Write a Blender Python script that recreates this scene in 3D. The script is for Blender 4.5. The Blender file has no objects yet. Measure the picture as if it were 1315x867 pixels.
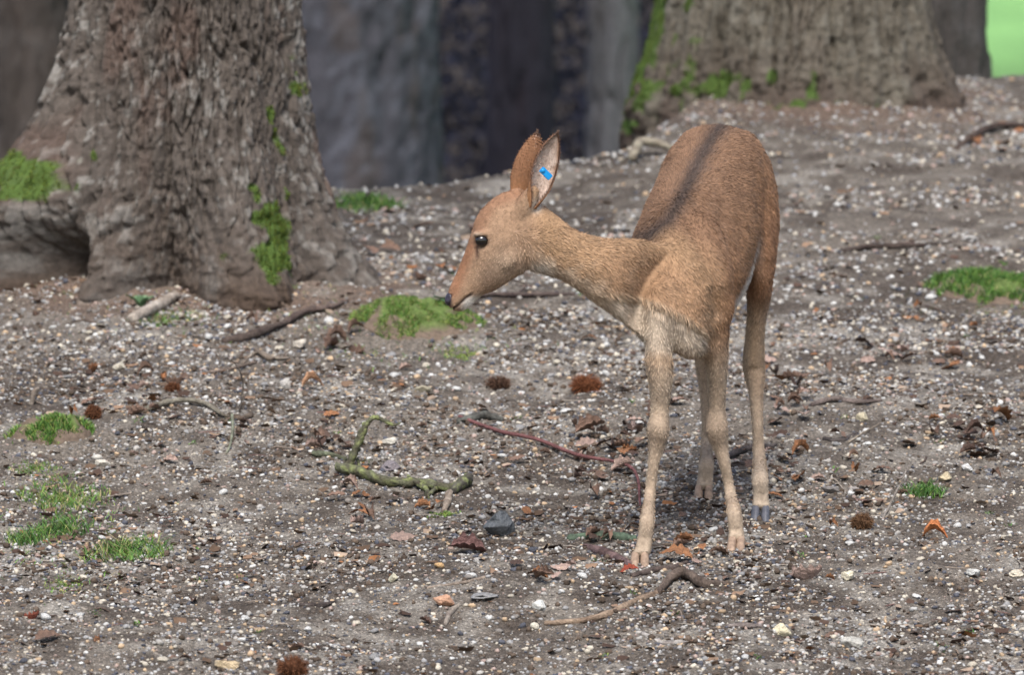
import bpy, bmesh, math, random
import numpy as np
from mathutils import Vector, Matrix

random.seed(7)
RNG = np.random.default_rng(11)
SC = bpy.context.scene
COL = SC.collection

# ------------------------------------------------------------------ camera, sky, sun, exposure
CAM_H, FPX, CX, CY, PITCH = 2.0, 8570.0, 657.5, 433.5, 0.0711
cam_d = bpy.data.cameras.new('camera')
cam_d.lens = 147.0
cam_d.sensor_width = 147.0 * 1315.0 / FPX
cam_d.clip_start, cam_d.clip_end = 0.5, 2000.0
cam_d.dof.use_dof = True
cam_d.dof.focus_distance = 19.15
cam_d.dof.aperture_fstop = 2.8
cam_d.dof.aperture_blades = 9
cam = bpy.data.objects.new('camera', cam_d)
cam.location = (0, 0, CAM_H)
cam.rotation_euler = (math.pi / 2 - PITCH, 0, 0)
COL.objects.link(cam)
SC.camera = cam

SUN_EL, SUN_AZ = math.radians(56), math.radians(184)      # azimuth clockwise from +Y
world = bpy.data.worlds.new('World')
SC.world = world
world.use_nodes = True
wn = world.node_tree
sky = wn.nodes.new('ShaderNodeTexSky')
sky.sky_type = 'NISHITA'
sky.sun_disc = False
sky.sun_elevation = SUN_EL
sky.sun_rotation = SUN_AZ
sky.air_density, sky.dust_density, sky.ozone_density = 1.0, 3.0, 1.0
wn.links.new(sky.outputs[0], wn.nodes['Background'].inputs[0])
wn.nodes['Background'].inputs[1].default_value = 0.08
sun_d = bpy.data.lights.new('sun', 'SUN')
sun_d.energy, sun_d.angle, sun_d.color = 1.5, math.radians(22), (1.0, 0.985, 0.96)
sun = bpy.data.objects.new('sun', sun_d)
sdir = Vector((math.sin(SUN_AZ) * math.cos(SUN_EL), math.cos(SUN_AZ) * math.cos(SUN_EL), math.sin(SUN_EL)))
sun.rotation_euler = sdir.to_track_quat('Z', 'Y').to_euler()
sun.location = (0, 0, 30)
COL.objects.link(sun)
SC.view_settings.view_transform = 'Standard'
SC.view_settings.look = 'None'
SC.view_settings.exposure = 1.5
SC.view_settings.gamma = 1.0
SC.cycles.use_denoising = True
SC.cycles.max_bounces = 5
SC.cycles.diffuse_bounces = 3
SC.cycles.use_adaptive_sampling = True
SC.cycles.adaptive_threshold = 0.015

# ------------------------------------------------------------------ helpers
def lin(r, g, b):
    f = lambda c: (c / 255 / 12.92) if c / 255 <= 0.04045 else ((c / 255 + 0.055) / 1.055) ** 2.4
    return np.array([f(r), f(g), f(b)])

def _hash(ix, iy, iz, s):
    n = (ix.astype(np.int64) * 374761393 + iy.astype(np.int64) * 668265263 + iz.astype(np.int64) * 1440662683 + s * 974634777) & 0xFFFFFFFF
    n = ((n ^ (n >> 13)) * 1274126177) & 0xFFFFFFFF
    n = ((n ^ (n >> 15)) * 2246822519) & 0xFFFFFFFF
    n = n ^ (n >> 16)
    return n / 4294967296.0

def vnoise(x, y, z=0.0, s=0):
    x, y, z = np.broadcast_arrays(np.asarray(x, float), np.asarray(y, float), np.asarray(z, float))
    fx, fy, fz = np.floor(x), np.floor(y), np.floor(z)
    tx, ty, tz = x - fx, y - fy, z - fz
    tx, ty, tz = [t * t * t * (t * (t * 6 - 15) + 10) for t in (tx, ty, tz)]
    r = 0
    for a in (0, 1):
        for b in (0, 1):
            for c in (0, 1):
                w = (tx if a else 1 - tx) * (ty if b else 1 - ty) * (tz if c else 1 - tz)
                r = r + w * _hash(fx + a, fy + b, fz + c, s)
    return r

def fbm(x, y, z=0.0, s=0, o=3):
    r, a, t = 0, 1.0, 0.0
    for i in range(o):
        k = 2.03 ** i
        r = r + a * (vnoise(x * k, y * k, z * k if not np.isscalar(z) or z else 0.0, s + i * 17) * 2 - 1)
        t += a
        a *= 0.5
    return r / t * 1.6

def voro(x, y, s=0):
    fx, fy = np.floor(x), np.floor(y)
    d1 = np.full(x.shape, 9.0); d2 = np.full(x.shape, 9.0); cid = np.zeros(x.shape)
    zz = np.zeros_like(fx)
    for a in (-1, 0, 1):
        for b in (-1, 0, 1):
            cx = fx + a; cy = fy + b
            px = cx + 0.1 + 0.8 * _hash(cx, cy, zz, s); py = cy + 0.1 + 0.8 * _hash(cx, cy, zz, s + 5)
            d = np.hypot(x - px, y - py)
            i = _hash(cx, cy, zz, s + 9)
            nearer = d < d1
            d2 = np.where(nearer, d1, np.minimum(d2, d))
            cid = np.where(nearer, i, cid)
            d1 = np.where(nearer, d, d1)
    return d1, d2, cid

def sstep(a, b, x):
    t = np.clip((x - a) / (b - a), 0, 1)
    return t * t * (3 - 2 * t)

def mesh_np(name, V, F, col=None, smooth=True):
    V = np.asarray(V, np.float32); F = np.asarray(F, np.int32)
    k = F.shape[1]; n = len(F)
    me = bpy.data.meshes.new(name)
    me.vertices.add(len(V)); me.vertices.foreach_set('co', V.ravel())
    me.loops.add(n * k); me.loops.foreach_set('vertex_index', F.ravel())
    me.polygons.add(n)
    me.polygons.foreach_set('loop_start', np.arange(0, n * k, k, dtype=np.int32))
    me.update(calc_edges=True)
    me.validate()
    me.polygons.foreach_set('use_smooth', np.full(len(me.polygons), smooth))
    if col is not None:
        set_col(me, col)
    return me

def set_col(me, col, name='Col'):
    c = np.ones((len(col), 4), np.float32); c[:, :3] = np.clip(col, 0, 1)
    a = me.color_attributes.new(name, 'FLOAT_COLOR', 'POINT')
    a.data.foreach_set('color', c.ravel())

def link(name, me, mat=None, parent=None, loc=None):
    o = bpy.data.objects.new(name, me)
    COL.objects.link(o)
    if mat and me is not None and not me.materials:
        me.materials.append(mat)
    if parent: o.parent = parent
    if loc is not None: o.location = loc
    return o

def tag(o, label=None, cat=None, group=None, kind=None):
    if label: o['label'] = label
    if cat: o['category'] = cat
    if group: o['group'] = group
    if kind: o['kind'] = kind
    return o

def root(name, loc, label, cat, group=None):
    return tag(link(name, None, None, None, loc), label, cat, group)

# ------------------------------------------------------------------ materials
def mat_new(name, rough=0.85, spec=0.25):
    m = bpy.data.materials.new(name); m.use_nodes = True
    nt = m.node_tree; b = nt.nodes['Principled BSDF']
    b.inputs['Roughness'].default_value = rough
    b.inputs['Specular IOR Level'].default_value = spec
    return m, nt, b

def ramp(nt, src, stops):
    r = nt.nodes.new('ShaderNodeValToRGB')
    e = r.color_ramp.elements
    while len(e) < len(stops): e.new(0.5)
    for el, (p, c) in zip(e, stops):
        el.position = p; el.color = (*c, 1) if not np.isscalar(c) else (c, c, c, 1)
    nt.links.new(src, r.inputs[0])
    return r.outputs[0]

def noise_n(nt, scale, detail=4, coord='Object', rough=0.6):
    t = nt.nodes.new('ShaderNodeTexCoord'); n = nt.nodes.new('ShaderNodeTexNoise')
    n.inputs['Scale'].default_value = scale; n.inputs['Detail'].default_value = detail
    n.inputs['Roughness'].default_value = rough
    nt.links.new(t.outputs[coord], n.inputs['Vector'])
    return n.outputs[0]

def mixc(nt, a, b, f, mode='MIX'):
    m = nt.nodes.new('ShaderNodeMix'); m.data_type = 'RGBA'; m.blend_type = mode
    for s, v in ((m.inputs[6], a), (m.inputs[7], b), (m.inputs[0], f)):
        if isinstance(v, bpy.types.NodeSocket): nt.links.new(v, s)
        elif np.isscalar(v): s.default_value = v
        else: s.default_value = (*v, 1)
    return m.outputs[2]

def add_bump(nt, b, h, strength=0.5, dist=0.005):
    bp = nt.nodes.new('ShaderNodeBump')
    bp.inputs['Strength'].default_value = strength; bp.inputs['Distance'].default_value = dist
    nt.links.new(h, bp.inputs['Height']); nt.links.new(bp.outputs[0], b.inputs['Normal'])

def mat_vcol(name, rough=0.85, spec=0.2, nscale=60, var=0.35, bump=0.3, bdist=0.004, attr='Col'):
    m, nt, b = mat_new(name, rough, spec)
    a = nt.nodes.new('ShaderNodeAttribute'); a.attribute_name = attr
    n = noise_n(nt, nscale, 5)
    g = ramp(nt, n, [(0.25, 1 - var), (0.75, 1 + var * 0.6)])
    nt.links.new(mixc(nt, a.outputs['Color'], g, 1.0, 'MULTIPLY'), b.inputs['Base Color'])
    if bump: add_bump(nt, b, n, bump, bdist)
    return m

def mat_objcol(name, rough=0.8, spec=0.25, nscale=40, var=0.4, bump=0.3, bdist=0.003):
    m, nt, b = mat_new(name, rough, spec)
    oi = nt.nodes.new('ShaderNodeObjectInfo')
    n = noise_n(nt, nscale, 5)
    g = ramp(nt, n, [(0.25, 1 - var), (0.75, 1 + var * 0.5)])
    nt.links.new(mixc(nt, oi.outputs['Color'], g, 1.0, 'MULTIPLY'), b.inputs['Base Color'])
    if bump: add_bump(nt, b, n, bump, bdist)
    return m

M_STONE = mat_objcol('stone', 0.75, 0.3, 4.5, 0.5, 0.5, 0.06)
M_LEAF = mat_objcol('dead_leaf', 0.7, 0.3, 7, 0.5, 0.5, 0.05)
M_LITTER = mat_vcol('litter', 0.9, 0.15, 80, 0.3, 0)
M_GRAVEL = mat_vcol('gravel', 0.8, 0.25, 150, 0.3, 0.3, 0.002)
M_BARK = mat_vcol('bark', 0.92, 0.12, 45, 0.4, 0.6, 0.008)
M_TWIG = mat_vcol('twig_bark', 0.9, 0.12, 110, 0.6, 0.9, 0.006)
M_GRASS = mat_vcol('grass_blade', 0.6, 0.3, 30, 0.2, 0)
M_MOSS = mat_vcol('moss', 0.9, 0.1, 60, 0.3, 0)
M_FUR = mat_vcol('deer_fur', 0.62, 0.28, 55, 0.12, 0)
M_COAT = mat_vcol('deer_coat', 0.8, 0.15, 120, 0.3, 0.3, 0.003)
M_SOD = mat_vcol('sod', 0.95, 0.1, 60, 0.4, 0.8, 0.01)

def mat_plain(name, c, rough, spec=0.4, nscale=60, var=0.2, coat=0):
    m, nt, b = mat_new(name, rough, spec)
    n = noise_n(nt, nscale, 4)
    g = ramp(nt, n, [(0.3, 1 - var), (0.7, 1 + var)])
    nt.links.new(mixc(nt, tuple(c), g, 1.0, 'MULTIPLY'), b.inputs['Base Color'])
    b.inputs['Coat Weight'].default_value = coat
    return m
M_EYE = mat_plain('eye', (0.008, 0.005, 0.004), 0.14, 0.5, 10, 0.1, 0.25)
M_TAG = mat_plain('blue_plastic', lin(22, 140, 205), 0.4, 0.4, 40, 0.08)
M_HOOF_DARK = mat_plain('dark_hoof', lin(84, 84, 90), 0.5, 0.4, 60, 0.3)
M_HOOF_TAN = mat_plain('dusty_hoof', lin(146, 124, 106), 0.7, 0.2, 60, 0.35)
M_NOSE = mat_plain('nose_skin', lin(48, 42, 52), 0.4, 0.45, 200, 0.3)

# ------------------------------------------------------------------ ground shape and pixel rays
SLOPE, D0 = 0.114, 19.0
cp, sp = math.cos(PITCH), math.sin(PITCH)

def ray(px, py):
    """direction of the pixel with y component 1"""
    u = (np.asarray(px, float) - CX) / FPX; v = -(np.asarray(py, float) - CY) / FPX
    dy = cp + v * sp; dz = -sp + v * cp
    return u / dy, dz / dy

def P(px, py, d):
    kx, kz = ray(px, py)
    return Vector((float(kx * d), float(d), float(CAM_H + kz * d)))

MOUNDS = []      # (x, y, rx, ry, h)
TREES = []       # (x, y, radius) soil piled up against these
CRX = [-3.5, -1.5, -0.7, 0.45, 0.8, 1.6, 2.5, 6, 30]
CRY = [24.6, 24.9, 25.6, 26.4, 27.6, 28.4, 28.8, 30, 33]

def gbase(x, y):
    x = np.asarray(x, float); y = np.asarray(y, float)
    yc = np.interp(x, CRX, CRY)
    up = SLOPE * (y - D0)
    down = SLOPE * (yc - D0) - 0.30 * (y - yc)
    k = 0.10
    h = np.clip(0.5 + 0.5 * (down - up) / k, 0, 1)
    z = down * (1 - h) + up * h - k * h * (1 - h)
    # far floor: hollow behind the crest on one side, meadow on the other
    right = sstep(0.035, 0.062, x / np.maximum(y, 10))
    fl = -2.2 * (1 - right) + (-0.5 + 0.004 * np.clip(y - 40, 0, 400)) * right
    far = sstep(27, 34, y)
    fl = fl * far + (-6) * (1 - far)
    near = np.maximum(-1.0, SLOPE * (y - D0)) if False else z
    z = np.maximum(near, fl)
    return np.where(y < 8, np.maximum(z, -1.25), z)

def gz(x, y, fine=True):
    x = np.asarray(x, float); y = np.asarray(y, float)
    z = gbase(x, y)
    z = z + 0.035 * fbm(x * 0.9, y * 0.9, 0.0, 3, 2) + 0.008 * fbm(x * 3.7, y * 3.7, 0.0, 8, 2)
    for (mx, my, rx, ry, h) in MOUNDS:
        z = z + h * np.exp(-(((x - mx) / rx) ** 2 + ((y - my) / ry) ** 2) ** 1.3)
    for (tx, ty, tr, th) in TREES:
        r = np.hypot(x - tx, y - ty)
        z = z + th * np.exp(-np.maximum(r - tr, 0) / 0.22)
    if fine:
        w = 1 - sstep(27, 36, y)
        z = z + w * (0.006 * fbm(x * 16, y * 16, 0.0, 21, 3) + 0.005 * np.maximum(0, fbm(x * 45, y * 45, 0.0, 31, 2)))
    return z

def ground(px, py, n=9):
    px = np.asarray(px, float); py = np.asarray(py, float)
    kx, kz = ray(px, py)
    off = 0.0
    for i in range(n):
        d = (CAM_H - off + SLOPE * D0) / (SLOPE - kz)
        x = kx * d
        off = gz(x, d) - SLOPE * (d - D0)
    return x, d, gz(x, d)

def G(px, py):
    x, y, z = ground(px, py)
    return Vector((float(x), float(y), float(z)))

def plane_xy(px, py):
    kx, kz = ray(px, py); d = (CAM_H + SLOPE * D0) / (SLOPE - kz)
    return float(kx * d), float(d)

# left tree, right tree: centre and soil heap
T1 = (-1.125, 23.42); T2 = (1.17, 27.75)
TREES.append((T1[0], T1[1], 0.50, 0.06))
TREES.append((T2[0], T2[1], 0.62, 0.10))
mx, my = plane_xy(530, 440); MOUNDS.append((mx, my + 0.17, 0.27, 0.2, 0.085)); MOUND_A = (mx, my + 0.16)
mx, my = plane_xy(64, 580); MOUNDS.append((mx, my + 0.10, 0.14, 0.12, 0.045)); MOUND_B = (mx, my + 0.10)
mx, my = plane_xy(1275, 388); MOUNDS.append((mx, my + 0.18, 0.26, 0.22, 0.05)); MOUND_C = (mx, my + 0.18)
for (a, b, r, h) in ((85, 790, .16, .03), (720, 640, .2, -.02), (1215, 690, .22, -.02), (300, 620, .2, .02), (1019, 808, .034, -.05), (560, 560, .3, -.02)):
    mx, my = plane_xy(a, b); MOUNDS.append((mx, my, r, r * .8, h))

# ------------------------------------------------------------------ ground sheet
def graded(lo, hi, step, far_lo, far_hi, g=1.16):
    a = list(np.arange(lo, hi + 1e-6, step))
    s = step; v = a[-1]
    while v < far_hi: s *= g; v += s; a.append(v)
    s = step; v = a[0]; b = []
    while v > far_lo: s *= g; v -= s; b.append(v)
    return np.array(b[::-1] + a)

gx = graded(-1.75, 2.1, 0.013, -400, 400)
gy1 = np.arange(17.1, 20.8, 0.013)
s, v, l = 0.013, gy1[-1], []
while v < 28.5: s = min(s * 1.012, 0.045); v += s; l.append(v)
while v < 900: s *= 1.10; v += s; l.append(v)
s, v, b = 0.013, gy1[0], []
while v > -60: s *= 1.2; v -= s; b.append(v)
gy = np.array(b[::-1] + list(gy1) + l)
XX, YY = np.meshgrid(gx, gy)
ZZ = gz(XX.ravel(), YY.ravel())
V = np.column_stack([XX.ravel(), YY.ravel(), ZZ])
ny, nx = XX.shape
idx = np.arange(ny * nx).reshape(ny, nx)
F = np.column_stack([idx[:-1, :-1].ravel(), idx[:-1, 1:].ravel(), idx[1:, 1:].ravel(), idx[1:, :-1].ravel()])
x_, y_ = V[:, 0], V[:, 1]
ycr = np.interp(x_, CRX, CRY)
meadow = sstep(0.2, 2.5, y_ - ycr) * sstep(0.03, 0.06, x_ / np.maximum(y_, 10))
meadow = np.maximum(meadow, sstep(26, 40, np.abs(x_ - 1) + np.maximum(0, 8 - y_)) * (1 - sstep(30, 40, y_) * sstep(2, -2, x_)))
soil_dark = lin(80, 72, 65); soil_mid = lin(112, 104, 95); soil_light = lin(142, 136, 127)
n1 = fbm(x_ * 1.3, y_ * 1.3, 0.0, 41, 4); n2 = fbm(x_ * 9, y_ * 9, 0.0, 45, 3)
f1 = sstep(-1.0, 0.8, 0.6 * n1 + 0.9 * n2)[:, None]
colr = soil_dark * (1 - f1) + soil_mid * f1
f2 = sstep(0.0, 1.4, 0.6 * fbm(x_ * 2.3, y_ * 2.3, 0.0, 49, 4) + 0.8 * n2)[:, None]
colr = colr * (1 - f2) + soil_light * f2
rt = np.minimum(np.hypot(x_ - T1[0], y_ - T1[1]) - 0.5, np.hypot(x_ - T2[0], y_ - T2[1]) - 0.65)
ft = (1 - sstep(0.0, 0.5, rt + 0.15 * n2))[:, None] * 0.8
colr = colr * (1 - ft) + lin(112, 94, 82) * ft
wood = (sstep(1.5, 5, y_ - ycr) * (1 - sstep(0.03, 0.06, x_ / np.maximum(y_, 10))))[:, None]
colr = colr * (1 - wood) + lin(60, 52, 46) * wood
mg = meadow[:, None]
mcol = lin(128, 172, 104) * (0.7 + 0.6 * vnoise(x_ * .25, y_ * .12, 0.0, 3))[:, None]
colr = colr * (1 - mg) + mcol * mg
gm, nt, bs = mat_new('bare_soil', 0.95, 0.12)
at = nt.nodes.new('ShaderNodeAttribute'); at.attribute_name = 'Col'
na = noise_n(nt, 55, 6, rough=0.7)
tc = nt.nodes.new('ShaderNodeTexCoord')
vo = nt.nodes.new('ShaderNodeTexVoronoi'); vo.inputs['Scale'].default_value = 190
nt.links.new(tc.outputs['Object'], vo.inputs['Vector'])
sepc = nt.nodes.new('ShaderNodeSeparateColor'); nt.links.new(vo.outputs['Color'], sepc.inputs[0])
c1 = mixc(nt, at.outputs['Color'], ramp(nt, na, [(0.3, 0.5), (0.5, 0.95), (0.7, 1.35)]), 1.0, 'MULTIPLY')
c2 = mixc(nt, c1, ramp(nt, sepc.outputs[0], [(0.0, 0.62), (0.55, 1.0), (0.86, 1.15), (0.95, 2.1)]), 0.75, 'MULTIPLY')
nt.links.new(c2, bs.inputs['Base Color'])
mh = nt.nodes.new('ShaderNodeMath'); mh.operation = 'SUBTRACT'
nt.links.new(na, mh.inputs[0]); nt.links.new(vo.outputs['Distance'], mh.inputs[1])
add_bump(nt, bs, mh.outputs[0], 0.9, 0.006)
go = link('ground', mesh_np('ground', V, F, colr), gm)
tag(go, 'bare gravelly brown slope strewn with pebbles and dead leaves', 'ground', kind='structure')
del go['category']

# ------------------------------------------------------------------ tubes and lofts
def frames(pts):
    pts = np.asarray(pts, float)
    t = np.gradient(pts, axis=0); t /= np.linalg.norm(t, axis=1)[:, None] + 1e-9
    n = np.cross(t[0], [0.3, 0.2, 0.9]); n /= np.linalg.norm(n)
    N = []
    for i in range(len(pts)):
        n = n - t[i] * np.dot(n, t[i]); n /= np.linalg.norm(n) + 1e-9
        N.append(n)
    N = np.array(N)
    return t, N, np.cross(t, N)

def catmull(pts, sub):
    pts = np.asarray(pts, float); n = len(pts); out = []
    for i in range(n - 1):
        p0, p1, p2, p3 = pts[max(i - 1, 0)], pts[i], pts[i + 1], pts[min(i + 2, n - 1)]
        for k in range(sub):
            t = k / sub
            out.append(0.5 * ((2 * p1) + (-p0 + p2) * t + (2 * p0 - 5 * p1 + 4 * p2 - p3) * t * t + (-p0 + 3 * p1 - 3 * p2 + p3) * t ** 3))
    out.append(pts[-1])
    return np.array(out)

def tube_np(pts, rad, sides=8, knob=0.12, seed=0, sub=4):
    """tapered tube with rounded ends along points (x,y,z,r)"""
    q = catmull(np.column_stack([np.asarray(pts, float), np.asarray(rad, float)]), sub)
    p, r = q[:, :3], np.maximum(q[:, 3], 0.0004)
    t, N, B = frames(p)
    p = np.vstack([p[0] - t[0] * r[0] * 0.35, p, p[-1] + t[-1] * r[-1] * 0.35]); r = np.concatenate([[r[0] * 0.5], r, [r[-1] * 0.5]])
    N = np.vstack([N[0], N, N[-1]]); B = np.vstack([B[0], B, B[-1]])
    a = np.linspace(0, 2 * np.pi, sides, endpoint=False)
    n = len(p)
    rr = r[:, None] * (1 + knob * (vnoise(np.arange(n)[:, None] * 0.9 + seed * 7.3, a[None, :] * 1.2, 0.0, seed) * 2 - 1))
    V = p[:, None, :] + rr[..., None] * (np.cos(a)[None, :, None] * N[:, None, :] + np.sin(a)[None, :, None] * B[:, None, :])
    V = V.reshape(-1, 3)
    F = []
    for i in range(n - 1):
        for j in range(sides):
            k = (j + 1) % sides
            F.append((i * sides + j, i * sides + k, (i + 1) * sides + k, (i + 1) * sides + j))
    c0, c1 = len(V), len(V) + 1
    V = np.vstack([V, p[0], p[-1]])
    T = []
    for j in range(sides):
        k = (j + 1) % sides
        T.append((c0, k, j, j)); T.append((c1, (n - 1) * sides + j, (n - 1) * sides + k, (n - 1) * sides + k))
    return V, F, [t_[:3] for t_ in T], np.concatenate([np.repeat(np.linspace(0, 1, n), sides), [0, 1]])

def mesh_poly(name, V, faces, col=None, smooth=True):
    me = bpy.data.meshes.new(name)
    me.from_pydata([tuple(v) for v in V], [], [tuple(f) for f in faces])
    me.update()
    me.polygons.foreach_set('use_smooth', np.full(len(me.polygons), smooth))
    if col is not None: set_col(me, col)
    return me

# ------------------------------------------------------------------ trees
def bark_tree(name, label, base, r_top, roots, bark, cols, height=8.0, fine_top=1.5, nth=560, dz=0.006, moss=(), seed=0, lean=(0, 0), taper=0.03, group=None, flare=0.09, sink=0.35):
    bx, by = base; bz = float(gbase(bx, by))
    if by > 33: bz = float(gz(bx, by))
    rt = root(name, (bx, by, bz), label, 'tree', group)
    zf = np.arange(-sink, fine_top, dz)
    zc = np.linspace(fine_top, height, 26)[1:]
    z = np.concatenate([zf, zc])
    th = np.linspace(0.5 * np.pi, 2.5 * np.pi, nth, endpoint=False)
    TH, Zm = np.meshgrid(th, z)
    Zp = np.maximum(Zm, 0)
    R = r_top * (1 - taper * Zm) + flare * np.exp(-Zp / 0.35)
    R = R + 0.03 * r_top / 0.4 * fbm(np.cos(TH) * 1.4 + seed, np.sin(TH) * 1.4, Zm * 0.7, seed + 3, 2)
    for (deg, amp, wd, hh, pw) in roots:
        dth = np.angle(np.exp(1j * (TH - math.radians(deg + 0))))
        wz = wd * (1 + 0.0 * Zp)
        R = R + amp * np.exp(-(dth / wz) ** 2) * np.exp(-(Zp / hh) ** pw)
    # bark plates
    sx, sz, amp, wob = bark
    Rm = r_top + 0.05
    ux = TH * Rm; uz = Zm
    wx = ux + wob * fbm(ux * 7, uz * 4.2, 0.0, seed + 11, 4); wz = uz + wob * 2 * fbm(ux * 6, uz * 4, 0.0, seed + 13, 2)
    d1, d2, cid = voro(wx / sx, wz / sz, seed)
    e1, e2, cid2 = voro(wx / (sx * 0.6) + 7, wz / (sz * 0.28), seed + 50)
    ridge = sstep(0.0, 0.13, d2 - d1); ridge2 = sstep(0.0, 0.10, e2 - e1)
    vertical = fbm(ux * 26, uz * 4.5, 0.0, seed + 19, 3)
    iso = min(1.0, 0.2 / sz) if sz > 0.4 else 1.0
    gro = np.abs(fbm(wx * (0.55 / sx), uz * (0.55 / sz), 0.0, seed + 33, 3)); gro2 = np.abs(fbm(wx * (1.1 / sx) + 3, uz * (0.8 / sz), 0.0, seed + 35, 2))
    fiss = (1 - sstep(0.0, 0.16, gro)) + 0.6 * (1 - sstep(0.0, 0.14, gro2))
    disp = amp * (0.55 * ridge * (0.7 + 0.6 * cid) - 0.3) - amp * 0.95 * fiss + iso * amp * 0.25 * (ridge2 * (0.5 + 0.7 * cid2) - 0.5) + amp * 0.18 * vertical + iso * amp * 0.22 * fbm(ux * 75, uz * 34, 0.0, seed + 23, 3)
    disp = disp * (1 - 0.5 * np.exp(-Zp / 0.2))      # worn smoother near the soil
    rough_soil = 0.018 * fbm(ux * 22, uz * 26, 0.0, seed + 29, 3) * np.exp(-Zp / 0.3)
    Rf = R + disp + rough_soil
    X = Rf * np.cos(TH) + lean[0] * Zm; Y = Rf * np.sin(TH) + lean[1] * Zm
    V = np.column_stack([X.ravel(), Y.ravel(), Zm.ravel()])
    n_z = len(z)
    idx = np.arange(n_z * nth).reshape(n_z, nth); nxt = np.roll(idx, -1, axis=1)
    F = np.column_stack([idx[:-1].ravel(), nxt[:-1].ravel(), nxt[1:].ravel(), idx[1:].ravel()])
    # bark colour: plates, lichen, ruddy scars, earth near the ground
    base_c, pale_c, ruddy_c, earth_c = cols
    C = np.ones((TH.size, 3)) * base_c
    k = (0.8 + 0.25 * cid + 0.2 * cid2).ravel()[:, None]
    C = C * k
    li = (sstep(0.15, 0.7, 0.45 * fbm(ux * 5, uz * 4, 0.0, seed + 61, 2) + 0.9 * fbm(ux * 48, uz * 30, 0.0, seed + 62, 3)) * ridge * (1 - .7 * np.exp(-Zp / .25))).ravel()[:, None] * 0.5
    C = C * (1 - li) + pale_c * li
    ru = (sstep(0.35, 0.8, fbm(ux * 7, uz * 2.2, 0.0, seed + 71, 3))).ravel()[:, None] * 0.4
    C = C * (1 - ru) + ruddy_c * ru
    ea = (np.exp(-Zp / 0.20) * sstep(-0.6, 0.4, fbm(ux * 6, uz * 6, 0.0, seed + 81, 3))).ravel()[:, None]
    C = C * (1 - ea) + earth_c * ea
    mossw = np.zeros(TH.shape)
    for (deg, zc_, wdeg, wz_, gain) in moss:
        dth = np.degrees(np.angle(np.exp(1j * (TH - math.radians(deg)))))
        mossw = np.maximum(mossw, gain * np.exp(-(dth / wdeg) ** 2 - ((Zm - zc_) / wz_) ** 2))
    mk = sstep(0.34, 0.62, mossw + 0.55 * fbm(ux * 20, uz * 14, 0.0, seed + 91, 3) * (mossw > 0.02)).ravel()
    C = C * (1 - 0.8 * mk[:, None]) + lin(72, 98, 40) * 0.8 * mk[:, None]
    tr = link('trunk', mesh_np('trunk', V, F, C), M_BARK, rt)
    if mk.max() > 0.3:
        nr = np.column_stack([np.cos(TH).ravel(), np.sin(TH).ravel(), np.full(TH.size, 0.25)])
        vis = (mk > 0.35) & (V[:, 2] > -0.05) & (V[:, 2] < fine_top)
        cand = np.nonzero(vis)[0]
        n = min(30000, max(200, int(len(cand) * 2.2)))
        pick = RNG.choice(cand, n)
        hair_mesh('moss', V[pick], nr[pick], 0.004 + 0.007 * RNG.random(n), 0.0028, 0.9,
                  moss_cols(n), M_MOSS, rt, down=0.25)
    # limbs and crown high above the frame
    rs = np.random.default_rng(seed + 5)
    top = np.array([lean[0] * height, lean[1] * height, height])
    for i in range(5):
        a = i * 2 * np.pi / 5 + rs.random() * 0.6; ln = 2.2 + rs.random() * 1.4
        h0 = height * (0.72 + 0.06 * i)
        s = np.array([lean[0] * h0, lean[1] * h0, min(h0, height - 0.1)])
        pts = [s, s + np.array([math.cos(a) * ln * 0.4, math.sin(a) * ln * 0.4, 0.7]), s + np.array([math.cos(a) * ln * 0.8, math.sin(a) * ln * 0.8, 1.7]), s + np.array([math.cos(a) * ln * 1.1, math.sin(a) * ln * 1.1, 2.8])]
        rr = r_top * 0.4
        Vt, Fq, Ft, _ = tube_np(pts, [rr, rr * 0.7, rr * 0.45, 0.02], 8, 0.1, i)
        link('limb', mesh_poly('limb', Vt, list(Fq) + list(Ft), np.ones((len(Vt), 3)) * base_c), M_BARK, rt)
    if CROWN.get('me') is None:
        n = 5200
        q = rs.normal(size=(n, 3)); q /= np.linalg.norm(q, axis=1)[:, None]
        clump = rs.normal(size=(70, 3)); clump /= np.linalg.norm(clump, axis=1)[:, None]
        clump *= (0.55 + 0.45 * rs.random((70, 1)))
        c = clump[rs.integers(0, 70, n)] * np.array([2.9, 2.9, 1.9]) + q * rs.random((n, 1)) ** 0.4 * 0.62
        u = rs.normal(size=(n, 3)); u /= np.linalg.norm(u, axis=1)[:, None]
        w = np.cross(u, rs.normal(size=(n, 3))); w /= np.linalg.norm(w, axis=1)[:, None]
        sz_ = (0.06 + 0.06 * rs.random((n, 1)))
        Vc = np.stack([c - u * sz_, c + w * sz_ * 0.5, c + u * sz_, c - w * sz_ * 0.5], 1).reshape(-1, 3)
        cc = np.repeat(lin(112, 104, 52)[None] * (0.6 + 0.8 * rs.random((n, 1))), 4, 0)
        CROWN['me'] = mesh_np('crown', Vc, np.arange(n * 4).reshape(n, 4), cc, False)
        CROWN['me'].materials.append(M_GRASS)
    co = link('crown', CROWN['me'], None, rt, (top[0], top[1], height + 1.9))
    co.rotation_euler = (0, 0, rs.random() * 6)
    co['kind'] = 'stuff'
    return rt
CROWN = {}

def moss_cols(n):
    a = RNG.random((n, 1))
    b = RNG.random((n, 1)) ** 3
    return (lin(62, 88, 30) * (1 - a) + lin(116, 134, 54) * a) * (1 - b) + lin(96, 84, 52) * b

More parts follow.
